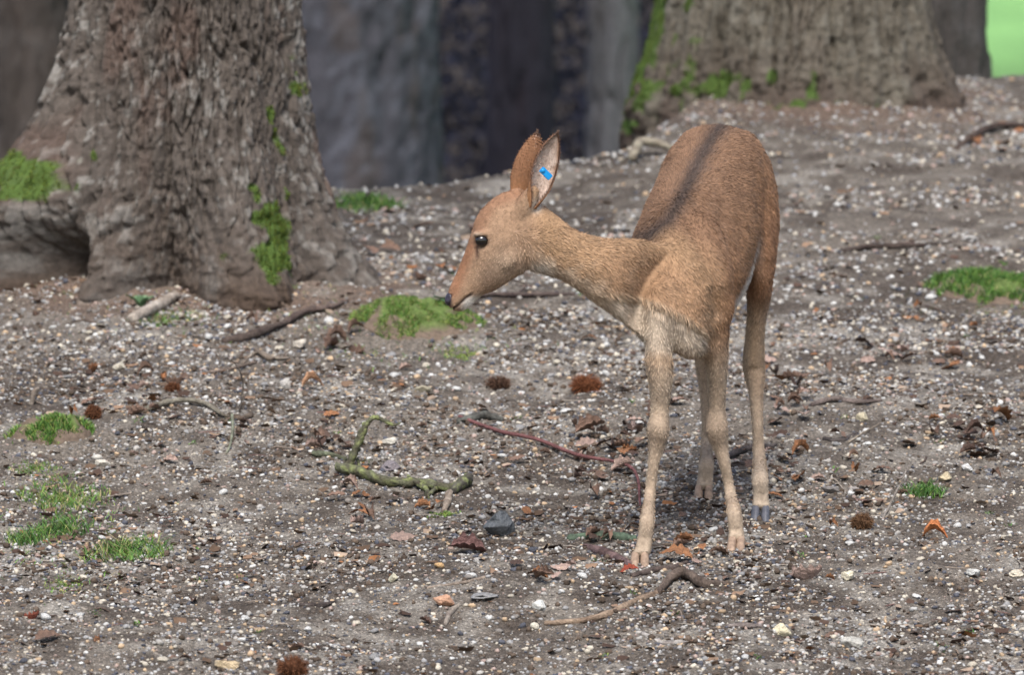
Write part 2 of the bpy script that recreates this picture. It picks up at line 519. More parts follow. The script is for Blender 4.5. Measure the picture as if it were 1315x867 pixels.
def hair_mesh(name, pos, nrm, length, width, spread, cols, mat, parent, down=0.0, flow=None, lay=0.0, bend=0.0):
    n = len(pos)
    length = np.broadcast_to(np.asarray(length, float), (n,)); width = np.broadcast_to(np.asarray(width, float), (n,))
    d = nrm + spread * (RNG.random((n, 3)) - 0.5) * 2
    if flow is not None: d = d * (1 - lay) + flow * lay + spread * (RNG.random((n, 3)) - 0.5)
    d[:, 2] -= down
    d /= np.linalg.norm(d, axis=1)[:, None] + 1e-9
    sd = np.cross(d, RNG.normal(size=(n, 3))) if flow is None else np.cross(d, nrm + 0.5 * RNG.normal(size=(n, 3)))
    sd /= np.linalg.norm(sd, axis=1)[:, None] + 1e-9
    mid = pos + d * length[:, None] * 0.55
    tip = pos + d * length[:, None] - nrm * (bend * length)[:, None] if np.ndim(bend) else pos + d * length[:, None]
    w = width[:, None] * 0.5
    b0 = pos - nrm * 0.002
    V = np.stack([b0 - sd * w, b0 + sd * w, mid + sd * w * 0.8, mid - sd * w * 0.8, tip], 1).reshape(-1, 3)
    k = np.arange(n)[:, None] * 5
    F = np.concatenate([k + np.array([[0, 1, 2]]), k + np.array([[0, 2, 3]]), k + np.array([[3, 2, 4]])])
    o = link(name, mesh_np(name, V, F, np.repeat(cols, 5, 0), True), mat, parent)
    o['kind'] = 'stuff'
    return o

g_bark = (lin(82, 75, 69), lin(150, 147, 141), lin(96, 76, 67), lin(74, 62, 53))
bark_tree('oak_tree', 'big fissured oak trunk with spreading buttress roots and moss pads', T1, 0.372,
          [(200, 0.80, 0.46, 0.42, 1.25), (-124, 0.20, 0.16, 0.24, 1.4), (-66, 0.26, 0.34, 0.42, 1.2), (-12, 0.27, 0.30, 0.33, 1.0), (80, 0.3, 0.5, 0.4, 1.0), (-98, -0.12, 0.20, 0.20, 1.6), (-143, -0.62, 0.27, 0.20, 2.4)],
          (0.042, 0.30, 0.030, 0.014), g_bark, 9.0, 1.6, 700, 0.006,
          moss=((-53, 0.19, 12, 0.13, 1.15), (-154, 0.42, 13, 0.08, 1.0), (-40, 0.55, 5, 0.10, 0.5), (-14, 0.78, 5, 0.1, 0.45)), seed=3)
bark_tree('oak_tree', 'broad ridged trunk at the crest with bright moss down one edge', T2, 0.545,
          [(200, 0.12, 0.4, 0.35, 1.0), (-90, 0.05, 0.5, 0.2, 1.0), (-20, 0.10, 0.4, 0.2, 1.0), (60, 0.2, 0.5, 0.3, 1)],
          (0.050, 0.75, 0.050, 0.020), (lin(94, 88, 78), lin(124, 120, 110), lin(88, 79, 70), lin(78, 67, 60)), 9.5, 1.5, 560, 0.008,
          moss=((196, 0.35, 16, 0.35, 1.0), (-156, 0.16, 22, 0.11, 0.75), (-120, 0.10, 22, 0.06, 0.6), (-88, 0.04, 16, 0.05, 0.5)), seed=17, lean=(0.0, 0))
def far_tree(px, d, r, label, seed, cols, lean=(0, 0), h=10, group=None):
    bark_tree('tree', label, ((px - CX) / FPX * d, d), r, [(20, .08, .4, .4, 1), (140, .1, .4, .4, 1), (260, .08, .5, .4, 1)], (0.16, 0.8, 0.05, 0.05), cols, h, 3.6, 90, 0.05, seed=seed, lean=lean, group=group, flare=r * 0.25)
fb = (lin(70, 69, 74), lin(100, 102, 110), lin(82, 70, 60), lin(60, 54, 52))
far_tree(1180, 30.6, 0.33, 'dark trunk standing between the broad ridged trunk and the green meadow', 31, (lin(82, 76, 72), lin(96, 92, 90), lin(80, 70, 64), lin(70, 66, 50)), (-0.045, 0))
far_tree(430, 42, 0.74, 'thick pale brown trunk out of focus beyond the crest', 37, fb)
far_tree(786, 47, 0.19, 'slender grey trunk out of focus beyond the crest', 41, (lin(96, 94, 96), lin(110, 108, 112), lin(84, 78, 74), lin(70, 64, 60)))
far_tree(668, 54, 0.28, 'dim purplish trunk deep in the dark wood', 43, (lin(52, 49, 56), lin(60, 58, 66), lin(54, 46, 50), lin(46, 42, 44)))
far_tree(40, 45, 0.27, 'dim brown trunk in the dark wood beyond the buttress root', 47, (lin(70, 64, 60), lin(84, 80, 78), lin(70, 60, 54), lin(60, 54, 50)))

# the far wood: a dense dark mass of leaves and stems that reads as one
def far_wood():
    rs = np.random.default_rng(5)
    n = 130000
    x = rs.uniform(-16, 3.6, n); y = rs.uniform(60, 68, n); z = -2.2 + rs.random(n) * 9.0
    c = np.column_stack([x, y, z])
    u = rs.normal(size=(n, 3)); u /= np.linalg.norm(u, axis=1)[:, None]
    w = np.cross(u, rs.normal(size=(n, 3))); w /= np.linalg.norm(w, axis=1)[:, None]
    s = 0.035 + 0.035 * rs.random((n, 1))
    V = np.stack([c - u * s, c + w * s * 0.7, c + u * s, c - w * s * 0.7], 1).reshape(-1, 3)
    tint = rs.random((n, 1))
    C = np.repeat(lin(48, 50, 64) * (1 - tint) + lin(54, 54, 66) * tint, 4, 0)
    o = link('far_wood', mesh_np('far_wood', V, np.arange(n * 4).reshape(n, 4), C, False), M_LITTER)
    tag(o, 'dense dark wood out of focus far beyond the crest', 'wood', kind='stuff')
far_wood()

# ------------------------------------------------------------------ deer
YAW = math.radians(17)
AX = np.array([math.sin(YAW), math.cos(YAW), 0.0]); LAT = np.array([math.cos(YAW), -math.sin(YAW), 0.0])
bmD = bmesh.new()
PATH = []        # (pos, flow direction, part id)

def loft(rings, part, sides=20, flow=1, sub=3, ex=1.0):
    """rings: (centre, half-height vector, half-width vector, top narrowing)"""
    A = np.array([np.concatenate([np.array(c), np.array(u), np.array(v), [k]]) for (c, u, v, k) in rings])
    A = catmull(A, sub)
    cs = A[:, :3]
    t = np.gradient(cs, axis=0); t /= np.linalg.norm(t, axis=1)[:, None] + 1e-9
    for p, d in zip(cs, t): PATH.append((p, d * flow, part))
    a = np.linspace(0, 2 * np.pi, sides, endpoint=False)
    rows = []
    for r in A:
        c, u, v, k = r[:3], r[3:6], r[6:9], r[9]
        row = []
        for q in a:
            sn, cs_ = math.sin(q), math.cos(q)
            sn, cs_ = math.copysign(abs(sn) ** ex, sn), math.copysign(abs(cs_) ** ex, cs_)
            row.append(bmD.verts.new(c + u * sn + v * cs_ * (1 - k * max(0, sn))))
        rows.append(row)
    for i in range(len(rows) - 1):
        for j in range(sides):
            bmD.faces.new((rows[i][j], rows[i][(j + 1) % sides], rows[i + 1][(j + 1) % sides], rows[i + 1][j]))
    for row, sgn in ((rows[0], -1), (rows[-1], 1)):
        cen = sum((v.co for v in row), Vector()) / sides
        ext = Vector(t[0] if sgn < 0 else t[-1]) * sgn * (row[0].co - cen).length * 0.35
        cv = bmD.verts.new(cen + ext)
        for j in range(sides): bmD.faces.new((row[j], row[(j + 1) % sides], cv))

def limb(pts, part, flow=1, sides=14, sub=4, ratio=1.0):
    """pts: (px, py, d, radius across the picture in px, depth/width ratio)"""
    rr = []
    C = np.array([P(p[0], p[1], p[2]) for p in pts])
    t = np.gradient(C, axis=0); t /= np.linalg.norm(t, axis=1)[:, None]
    for p, c, tt in zip(pts, C, t):
        r = p[3] * p[2] / FPX
        dp = np.array([0, 1, 0.0]); dp = dp - tt * np.dot(dp, tt); dp /= np.linalg.norm(dp)
        sd = np.cross(tt, dp); sd /= np.linalg.norm(sd)
        rr.append((c, dp * r * p[4], sd * r, 0))
    loft(rr, part, sides, flow, sub)

# trunk of the body
TOR = [(862, 19.04, 345, 432, .070, .1), (864, 19.09, 316, 448, .105, .25), (864, 19.18, 288, 454, .140, .40), (869, 19.28, 264, 447, .158, .34),
       (880, 19.40, 234, 432, .168, .26), (893, 19.53, 204, 412, .168, .18), (906, 19.65, 177, 392, .160, .05), (917, 19.77, 160, 366, .156, -.02),
       (930, 19.87, 165, 345, .148, -.02), (942, 19.95, 186, 325, .122, .05), (950, 20.01, 220, 300, .075, 0)]
rings = []
for (px, d, yt, yb, hw, k) in TOR:
    a_, b_ = np.array(P(px, yt, d)), np.array(P(px, yb, d))
    rings.append(((a_ + b_) / 2, (a_ - b_) / 2, LAT * hw, k))
loft(rings, 'torso', 32, 1, 4, .80)
SPINE = catmull(np.array([P(px, yt, d) for (px, d, yt, yb, hw, k) in TOR]), 8)

hfr = G(822, 727); hfl = G(946, 704); hhl = G(977, 666); hhr = G(904, 638)
hooves = {'fr': hfr, 'fl': hfl, 'hl': hhl, 'hr': hhr}
def dd(h, f): return h.y + f
# right foreleg (picture left)
limb([(862, 320, 19.2, 22, .8), (852, 350, 19.13, 28, 1.1), (844, 385, 19.08, 28, 1.3), (842, 418, 19.05, 24, 1.4), (845, 450, 19.04, 19, 1.4), (848, 490, 19.04, 15.5, 1.3),
      (847, 527, 19.05, 11.8, 1.1), (845, 553, 19.035, 14.6, 1.15), (843, 574, 19.04, 10.6, 1.1), (839, 598, 19.04, 7.4, 1.1), (834, 640, 19.03, 7.2, 1.1), (831, 668, dd(hfr, .035), 9.6, 1.1), (829, 688, dd(hfr, .03), 10.2, 1.0)], 'fore')
# left foreleg
limb([(893, 285, 19.28, 26, .8), (904, 325, 19.21, 33, 1.0), (911, 370, 19.18, 30, 1.2), (917, 410, 19.19, 23, 1.4), (919, 447, 19.2, 16.5, 1.4), (921, 490, 19.23, 12.5, 1.3),
      (920, 525, 19.25, 11.6, 1.1), (920, 551, 19.24, 15.2, 1.15), (925, 574, 19.25, 10.2, 1.1), (931, 598, 19.25, 7.2, 1.1), (938, 635, 19.25, 7.2, 1.1), (943, 661, dd(hfl, .035), 9.8, 1.1), (945, 678, dd(hfl, .03), 10.2, 1.0)], 'fore')
# left hind leg
limb([(948, 215, 19.84, 42, 1.1), (962, 262, 19.84, 40, 1.4), (972, 310, 19.80, 27, 1.9), (976, 350, 19.77, 17, 2.2), (974, 385, 19.80, 14, 1.7), (970, 425, 19.83, 11.8, 1.5),
      (968, 460, 19.87, 14.2, 1.7), (969, 480, 19.87, 13.8, 1.5), (971, 508, 19.83, 9.2, 1.3), (973, 553, 19.80, 7.2, 1.2), (975, 592, 19.77, 8.4, 1.2), (976, 616, dd(hhl, .035), 10.4, 1.1), (977, 632, dd(hhl, .03), 10.8, 1.0)], 'hind')
# right hind leg
limb([(915, 220, 19.95, 40, 1.1), (912, 270, 19.97, 38, 1.4), (907, 320, 19.95, 28, 1.8), (904, 365, 19.94, 18, 2.0), (902, 405, 19.98, 13, 1.6), (902, 440, 20.03, 11, 1.5),
      (903, 463, 20.05, 11, 1.4), (905, 495, 20.04, 8, 1.2), (907, 535, 20.03, 6.5, 1.2), (907, 575, 20.02, 7.5, 1.2), (907, 598, dd(hhr, .035), 10, 1.1), (906, 612, dd(hhr, .03), 10.4, 1.0)], 'hind')
# two digits on each foot, hoof meshes below
HOOF = []
def digits(h, px, py, top, spread, toe, tan, lenpx):
    d = h.y
    for s in (-1, 1):
        x0, x1 = px + s * spread * 0.5, toe + s * spread * .88
        limb([(x0, top - 6, d + .03, 6.2, 1.2), (x0 * .5 + x1 * .5, (top + py) / 2 - 2, d + .02, 6.2, 1.3), (x1, py - lenpx, d + .005, 5.6, 1.7)], 'digit', 1, 10, 3)
        HOOF.append((x1, py, d, lenpx, tan, s))
digits(hfr, 829, 727, 692, 6.8, 822, True, 14)
digits(hfl, 945, 704, 681, 6.2, 946, True, 11)
digits(hhl, 977, 666, 634, 7.0, 977, False, 13)
digits(hhr, 906, 638, 613, 7.0, 904, True, 11)
# tail against the buttock
limb([(950, 238, 20.0, 10, 1), (962, 262, 20.03, 10, 1), (966, 290, 20.04, 8, 1), (967, 310, 20.03, 3, 1)], 'torso')
# brisket
limb([(848, 365, 19.085, 32, 1.2), (862, 405, 19.075, 32, 1.2), (874, 430, 19.10, 24, 1.6), (890, 438, 19.22, 15, 2)], 'chest', 1)
# neck: pairs of upper and lower edge
def pairs(tab, part, flow, sub=4, sides=20):
    rr = []
    for (tx, ty, bx_, by_, d, hw, yawv) in tab:
        a_, b_ = np.array(P(tx, ty, d)), np.array(P(bx_, by_, d))
        v = np.array([math.sin(yawv), math.cos(yawv), 0]) * hw
        rr.append(((a_ + b_) / 2, (a_ - b_) / 2, v, 0.12))
    loft(rr, part, sides, flow, sub)
pairs([(672, 256, 664, 335, 18.94, .052, 0), (692, 260, 680, 347, 18.94, .060, 0), (716, 278, 700, 353, 18.945, .059, .05), (750, 298, 733, 367, 18.955, .062, .10), (784, 306, 762, 388, 18.975, .072, .2),
       (812, 307, 788, 407, 19.005, .088, .35), (838, 308, 814, 428, 19.045, .122, .55), (862, 322, 842, 440, 19.08, .136, .8), (880, 335, 872, 430, 19.18, .09, .9)], 'neck', 1)
# head
pairs([(678, 258, 700, 326, 18.945, .046, 0), (654, 245, 678, 346, 18.945, .060, 0), (631, 256, 655, 361, 18.94, .064, 0), (613, 276, 636, 373, 18.94, .058, 0), (605, 299, 621, 379, 18.94, .046, 0),
       (598, 320, 612, 386, 18.94, .038, 0), (589.5, 342, 605, 393, 18.94, .034, 0), (582, 359, 598, 398, 18.94, .033, 0), (576.5, 371, 590, 400, 18.94, .031, 0), (574.5, 381, 582, 399, 18.94, .025, 0)], 'head', 1)
HD = 18.94
def blob(px, py, d, r):
    m = bmesh.ops.create_icosphere(bmD, subdivisions=3, radius=1)
    for v in m['verts']: v.co = Vector(P(px, py, d)) + Vector((v.co.x * r[0], v.co.y * r[1], v.co.z * r[2]))
for s in (-1, 1):
    blob(618, 300.5, HD + s * .047, (.026, .015, .012))       # brow
    blob(648, 328, HD + s * .040, (.040, .022, .045))       # cheek
    pass
limb([(670, 276, HD - .016, 17, 1), (675, 262, HD - .030, 14, .9), (682, 250, HD - .039, 10.5, .8), (686, 241, HD - .043, 7.5, .8)], 'head')
limb([(656, 268, HD + .016, 16, 1), (662, 254, HD + .026, 13, 1), (669, 242, HD + .031, 9, .9)], 'head')
bmesh.ops.recalc_face_normals(bmD, faces=bmD.faces)
me0 = bpy.data.meshes.new('deer_lofts'); bmD.to_mesh(me0); bmD.free()
tmp = bpy.data.objects.new('deer_lofts', me0); COL.objects.link(tmp)
md = tmp.modifiers.new('r', 'REMESH'); md.mode = 'VOXEL'; md.voxel_size = 0.0045
ms = tmp.modifiers.new('s', 'SMOOTH'); ms.factor = 0.5; ms.iterations = 7
bpy.context.view_layer.update()
dg = bpy.context.evaluated_depsgraph_get()
me1 = bpy.data.meshes.new_from_object(tmp.evaluated_get(dg))
bpy.data.objects.remove(tmp); bpy.data.meshes.remove(me0)

nv = len(me1.vertices)
DV = np.zeros(nv * 3, np.float32); me1.vertices.foreach_get('co', DV); DV = DV.reshape(-1, 3).astype(float)
DN = np.zeros(nv * 3, np.float32); me1.vertices.foreach_get('normal', DN); DN = DN.reshape(-1, 3).astype(float)

ed = np.zeros(len(me1.edges) * 2, np.int32); me1.edges.foreach_get('vertices', ed); ed = ed.reshape(-1, 2)
deg = np.bincount(ed.ravel(), minlength=nv).astype(float)
zg0 = DV[:, 2] - gbase(DV[:, 0], DV[:, 1])
kx0, kz0 = DV[:, 0] / DV[:, 1], (DV[:, 2] - CAM_H) / DV[:, 1]
pxa, pya = CX + FPX * kx0, CY - FPX * (kz0 + PITCH)
wsm = sstep(.50, .66, zg0) * sstep(.075, .16, DV[:, 0]) * .6
wjn = np.exp(-((pxa - 845) / 55) ** 4 - ((pya - 365) / 85) ** 4) * (DV[:, 1] < 19.35) * .6
for it in range(230):
    if it == 35: break
    acc = np.column_stack([np.bincount(ed[:, 0], DV[ed[:, 1], c], nv) + np.bincount(ed[:, 1], DV[ed[:, 0], c], nv) for c in range(3)]) / deg[:, None]
    DV += (acc - DV) * wsm[:, None]
wjn = np.exp(-((pxa - 850) / 62) ** 6 - ((pya - 365) / 88) ** 6) * (DV[:, 1] < 19.4)
sel = np.nonzero(wjn > .01)[0]
inv = np.full(nv, -1); e2 = ed[(wjn[ed[:, 0]] > .01) | (wjn[ed[:, 1]] > .01)]
al = np.unique(e2); inv[al] = np.arange(len(al)); e2 = inv[e2]; X_ = DV[al].copy(); W_ = wjn[al][:, None] * (wjn[al] > .01)[:, None]
dg2 = np.maximum(np.bincount(e2.ravel(), minlength=len(al)), 1).astype(float)[:, None]
for it in range(500):
    for lm in (.6, -.606):
        ac = np.column_stack([np.bincount(e2[:, 0], X_[e2[:, 1], c], len(al)) + np.bincount(e2[:, 1], X_[e2[:, 0], c], len(al)) for c in range(3)]) / dg2
        X_ += (ac - X_) * W_ * lm
DV[al] = X_
me1.vertices.foreach_set('co', DV.astype(np.float32).ravel()); me1.update()
DN = np.zeros(nv * 3, np.float32); me1.vertices.foreach_get('normal', DN); DN = DN.reshape(-1, 3).astype(float)

def to_px(Pw):
    q = Pw - np.array([0, 0, CAM_H])
    zc = q[:, 1] * cp - q[:, 2] * sp; yc = q[:, 1] * sp + q[:, 2] * cp
    return CX + FPX * q[:, 0] / zc, CY - FPX * yc / zc

def seg_dist(px, py, poly):
    best = np.full(px.shape, 1e9)
    for (x0, y0), (x1, y1) in zip(poly[:-1], poly[1:]):
        vx, vy = x1 - x0, y1 - y0
        t = np.clip(((px - x0) * vx + (py - y0) * vy) / (vx * vx + vy * vy), 0, 1)
        best = np.minimum(best, np.hypot(px - x0 - t * vx, py - y0 - t * vy))
    return best
# head-plane coordinates (metres expressed as profile pixels) work on both cheeks
def head_uv(Pw):
    s = HD / Pw[:, 1]
    q = Pw.copy(); q[:, 0] = Pw[:, 0]; q[:, 1] = HD
    return to_px(q)
hx, hy = head_uv(DV)
MOUTH = [(580, 397), (589, 391), (598, 382), (606, 377)]
is_head = (DV[:, 1] < 19.06) & (hx < 660)
dm = seg_dist(hx, hy, MOUTH)
DV -= DN * (np.where(is_head, 0.0045 * np.exp(-(dm / 1.6) ** 2), 0))[:, None]
dnos = np.hypot((hx - 579), (hy - 379))
DV -= DN * (np.where(is_head, 0.005 * np.exp(-(dnos / 2.4) ** 2), 0))[:, None]
deye = np.hypot((hx - 619) / 1.15, hy - 309)
DV -= DN * (np.where(is_head & (np.abs(DN[:, 1]) > .3), 0.008 * np.exp(-(deye / 6.5) ** 2), 0))[:, None]
dsl = seg_dist(hx, hy, [(611, 318), (613, 328)])
DV -= DN * (np.where(is_head, 0.004 * np.exp(-(dsl / 2) ** 2), 0))[:, None]
FOLD = [(750, 372), (763, 380), (808, 383), (852, 396), (883, 412), (905, 430), (912, 446)]
fpx, fpy = to_px(DV)
fy = np.interp(fpx, [p[0] for p in FOLD], [p[1] for p in FOLD])
front = (DV[:, 1] < 19.25) & (fpx > 755) & (fpx < 912) & (DN[:, 1] < .3)
under = sstep(-1, 5, fpy - fy) * sstep(755, 790, fpx) * sstep(912, 895, fpx) * sstep(470, 440, fpy)
DV -= DN * np.where(front, .008 * under - .003 * np.exp(-((fpy - fy + 4) / 5) ** 2) * sstep(755, 790, fpx) * sstep(912, 895, fpx), 0)[:, None]
organic = fbm(DV[:, 0] * 11, DV[:, 1] * 11, DV[:, 2] * 11, 91, 2) * sstep(.5, .65, zg0) * sstep(.05, .15, DV[:, 0])
DV += DN * (.005 * organic)[:, None]
# edge of the shoulder blade
sb = seg_dist(fpx, fpy, [(872, 262), (895, 280), (910, 320), (916, 360)])
DV += DN * (.006 * np.exp(-(sb / 13) ** 2) * (DV[:, 1] < 19.4) * (DN[:, 1] < .3))[:, None]
me1.vertices.foreach_set('co', DV.astype(np.float32).ravel())

PP = np.array([p[0] for p in PATH]); PT = np.array([p[1] for p in PATH]); PK = np.array([p[2] for p in PATH])
def nearest_flow(Q):
    out = np.zeros((len(Q), 3)); part = np.empty(len(Q), dtype=object)
    for i in range(0, len(Q), 4000):
        d = np.linalg.norm(Q[i:i + 4000, None, :] - PP[None], axis=2)
        w = np.exp(-(d - d.min(1, keepdims=True)) / np.where(Q[i:i + 4000, 2:3] - SLOPE * (Q[i:i + 4000, 1:2] - D0) > .55, 0.075, 0.03))
        w /= w.sum(1, keepdims=True)
        out[i:i + 4000] = w @ PT
        part[i:i + 4000] = PK[d.argmin(1)]
    return out, part

def coat(Q, N):
    """coat colour of points on the deer"""
    px, py = to_px(Q); ux, uy = head_uv(Q)
    s = (Q - np.array(P(866, 287, 19.18))) @ AX                     # along the body from the withers
    lat = (Q - np.array(P(866, 287, 19.18))) @ LAT
    dsp = np.min(np.linalg.norm(Q[:, None, :] - SPINE[None, ::2], axis=2), axis=1)
    nz = fbm(Q[:, 0] * 30, Q[:, 1] * 30, Q[:, 2] * 30, 5, 3)
    zg = Q[:, 2] - gbase(Q[:, 0], Q[:, 1])
    def mixin(C, c, w):
        w = np.clip(w, 0, 1)[:, None]; return C * (1 - w) + c * w
    C = np.ones((len(Q), 3)) * lin(148, 109, 76)
    C = mixin(C, lin(132, 99, 74), sstep(0.30, 0.10, dsp + .03 * nz) * .7)          # greyer saddle
    C = mixin(C, lin(160, 114, 74), sstep(.25, .05, np.abs(s - .12)) * sstep(.85, .72, zg) * .5)
    st = seg_dist(px, py, [(930, 150), (921, 166), (908, 186), (890, 222), (872, 258), (857, 284), (838, 299), (812, 306), (790, 306)])
    C = mixin(C, lin(74, 61, 54), np.exp(-(st / (12.5 + 3 * nz)) ** 2) * (N[:, 2] > -.05) * (zg > .75) * sstep(775, 845, px) * .95)  # dorsal stripe
    C = mixin(C, lin(152, 105, 70), sstep(.45, .6, s) * sstep(1.05, .8, zg) * .5)
    # pale belly and flank edge
    belly = sstep(.02, -.05, zg - (.655 + .40 * (s - .1)) + .015 * nz) * sstep(.06, .18, s) * sstep(.58, .46, s)
    C = mixin(C, lin(206, 194, 182), belly)
    # neck: tan, paler beneath
    neck = sstep(.03, -.10, s) * (Q[:, 1] < 19.2)
    C = mixin(C, lin(176, 139, 100), neck * .8)
    C = mixin(C, lin(204, 178, 150), neck * sstep(-.05, .55, -N[:, 2] + .25 * nz) * .75)
    fy = np.interp(px, [p[0] for p in FOLD], [p[1] for p in FOLD])
    fr = (Q[:, 1] < 19.27) * sstep(755, 800, px) * sstep(914, 900, px)
    C = mixin(C, lin(172, 132, 96), fr * sstep(60, 10, np.abs(py - fy + 30)) * (py < fy) * .7)
    C = mixin(C, lin(214, 190, 160), fr * np.exp(-((py - fy) / 5) ** 2) * .7)
    C = mixin(C, lin(202, 182, 158), fr * sstep(1, 9, py - fy + 3 * nz) * sstep(465, 445, py) * .9)
    # legs
    leg = sstep(.66, .50, zg)
    C = mixin(C, lin(178, 156, 131), leg * .9)
    C = mixin(C, lin(146, 124, 102), leg * np.exp(-((zg - .36) / .045) ** 2) * .6)
    C = mixin(C, lin(186, 165, 141), sstep(.2, .05, zg) * .5)
    hind = (Q[:, 1] > 19.6) & (s > .3)
    C = mixin(C, lin(174, 142, 108), leg * hind * sstep(.2, .5, zg) * .7)
    # head
    hm = sstep(705, 672, ux) * (Q[:, 1] < 19.08)
    C = mixin(C, lin(164, 130, 100), hm * .9)
    C = mixin(C, lin(148, 104, 74), hm * sstep(20, 4, seg_dist(ux, uy, [(662, 243), (627, 258), (606, 297), (590, 340), (578, 372)])) * .75)
    C = mixin(C, lin(176, 150, 124), hm * np.exp(-((ux - 650) / 22) ** 2 - ((uy - 340) / 24) ** 2) * .7)
    C = mixin(C, lin(128, 104, 86), hm * np.exp(-((ux - 628) / 14) ** 2 - ((uy - 352) / 16) ** 2) * .5)
    C = mixin(C, lin(236, 228, 216), hm * np.exp(-((ux - 608) / 15) ** 4 - ((uy - 392) / 12) ** 4) * (uy > 397 - (ux - 580) * .85) * .95)
    C = mixin(C, lin(214, 204, 190), np.exp(-((ux - 692) / 15) ** 2 - ((uy - 346) / 9) ** 2) * (Q[:, 1] < 19.06) * .7)
    C = mixin(C, lin(204, 184, 160), np.exp(-((ux - 613) / 6) ** 2 - ((uy - 300) / 3.5) ** 2) * hm * .6)
    C = mixin(C, lin(64, 46, 40), np.exp(-(np.hypot((ux - 619) / 1.2, uy - 309) / 8.2) ** 6) * hm * .85)
    C = mixin(C, lin(72, 50, 44), np.exp(-(seg_dist(ux, uy, [(612, 316), (613, 329)]) / 2.4) ** 2) * hm * .8)
    C = mixin(C, lin(150, 100, 66), np.exp(-(seg_dist(ux, uy, [(604, 316), (590, 352), (584, 372)]) / 6) ** 2) * hm * .6)
    C = mixin(C, lin(60, 40, 36), np.exp(-(seg_dist(ux, uy, MOUTH) / 1.8) ** 2) * hm * .9)
    C = mixin(C, lin(46, 42, 52), np.exp(-(np.hypot(ux - 575, (uy - 385) / 1.7) / 5.6) ** 6) * hm)
    C = mixin(C, lin(222, 212, 198), np.exp(-((ux - 689) / 6) ** 2 - ((uy - 264) / 7) ** 2) * (Q[:, 1] < 19.0) * .9)
    return C * (1 + .10 * nz + .10 * fbm(Q[:, 0] * 110, Q[:, 1] * 60, Q[:, 2] * 110, 15, 2))[:, None]

_coat = coat
def coat(Q, N):
    C = _coat(Q, N); g = C.mean(1, keepdims=True)
    return (C * .87 + g * .13) * .90
body_col = coat(DV, DN)

# ears: rolled leaf shells
def ear(base, tip, opening, width, seed):
    base = np.array(base); tip = np.array(tip); L = np.linalg.norm(tip - base); ax = (tip - base) / L
    O = np.array(opening, float); O -= ax * (O @ ax); O /= np.linalg.norm(O); S = np.cross(ax, O)
    nu, nvv = 26, 17
    us = np.linspace(0, 1, nu); rows = {0: [], 1: []}; flo = {0: [], 1: []}
    for u in us:
        w = width * (0.40 + 0.60 * math.sin(min(1, u / .52) * math.pi / 2)) if u < .52 else width * max(0.0, 1 - ((u - .52) / .48) ** 2.2) ** .72
        A = math.radians(160 - 75 * min(1, u / .42)) if u < .42 else math.radians(85 - 25 * (u - .42) / .58)
        for side, th in ((0, .0), (1, .0045)):
            for j in range(nvv):
                f = -A + 2 * A * j / (nvv - 1)
                rr = max(w - th * (1 if side else 0), .0008)
                c = base + ax * u * L - O * (.018 * u * u)
                rows[side].append(c + rr * (-O * math.cos(f) * .62 + S * math.sin(f)) + O * 0.0)
    Vv = np.array(rows[0] + rows[1]); n0 = nu * nvv; Ff = []
    for i in range(nu - 1):
        for j in range(nvv - 1):
            a = i * nvv + j
            Ff.append((a, a + 1, a + nvv + 1, a + nvv)); Ff.append((n0 + a, n0 + a + nvv, n0 + a + nvv + 1, n0 + a + 1))
        for j in (0, nvv - 1):
            a = i * nvv + j; Ff.append((a, a + nvv, n0 + a + nvv, n0 + a))
    u_all = np.tile(np.repeat(us, nvv), 2); e_all = np.tile(np.abs(np.linspace(-1, 1, nvv)), nu * 2)
    inner = np.repeat([0, 1], n0)
    oc, ic = lin(136, 98, 72), lin(206, 186, 172)
    Cc = np.where(inner[:, None] == 1, ic, oc) * np.ones((2 * n0, 3))
    nz = fbm(Vv[:, 0] * 60, Vv[:, 1] * 60, Vv[:, 2] * 60, seed, 3)
    k = (inner * np.clip(sstep(.55, 1, e_all) * .8 + sstep(.5, .95, u_all) * .5 + .35 * nz, 0, .9))[:, None]
    Cc = Cc * (1 - k) + lin(142, 108, 84) * k
    k = ((e_all > .93) | (u_all > .95))[:, None] * .7
    Cc = Cc * (1 - k) + lin(92, 66, 54) * k
    low = ((1 - inner) * sstep(.45, .05, u_all))[:, None]
    Cc = Cc * (1 - low) + lin(160, 116, 82) * low
    nr = np.where(inner[:, None] == 1, 1, -1) * O
    return Vv, Ff, Cc, ax, u_all, inner
earL = ear(P(682, 266, HD - .042), P(719, 173, HD - .055), (.50, -.86, .1), .041, 3)
earR = ear(P(664, 262, HD + .030), P(687, 170, HD + .055), (-.30, .95, .0), .043, 4)

polys = [tuple(p.vertices) for p in me1.polygons]
Vall = [DV]; Call = [body_col]; off = len(DV)
for e in (earL, earR):
    Vall.append(e[0]); Call.append(e[2]); polys += [tuple(i + off for i in f) for f in e[1]]; off += len(e[0])
Vall = np.vstack(Vall); Call = np.vstack(Call)
deer = root('deer', (hfr + hfl + hhl + hhr) / 4, 'slim brown deer with dark back stripe and blue ear tag standing on the slope', 'deer')
DL = np.array(deer.location)
body_me = mesh_poly('body', Vall - DL, polys, Call * .92)
body = link('body', body_me, M_COAT, deer)
bpy.data.meshes.remove(me1)

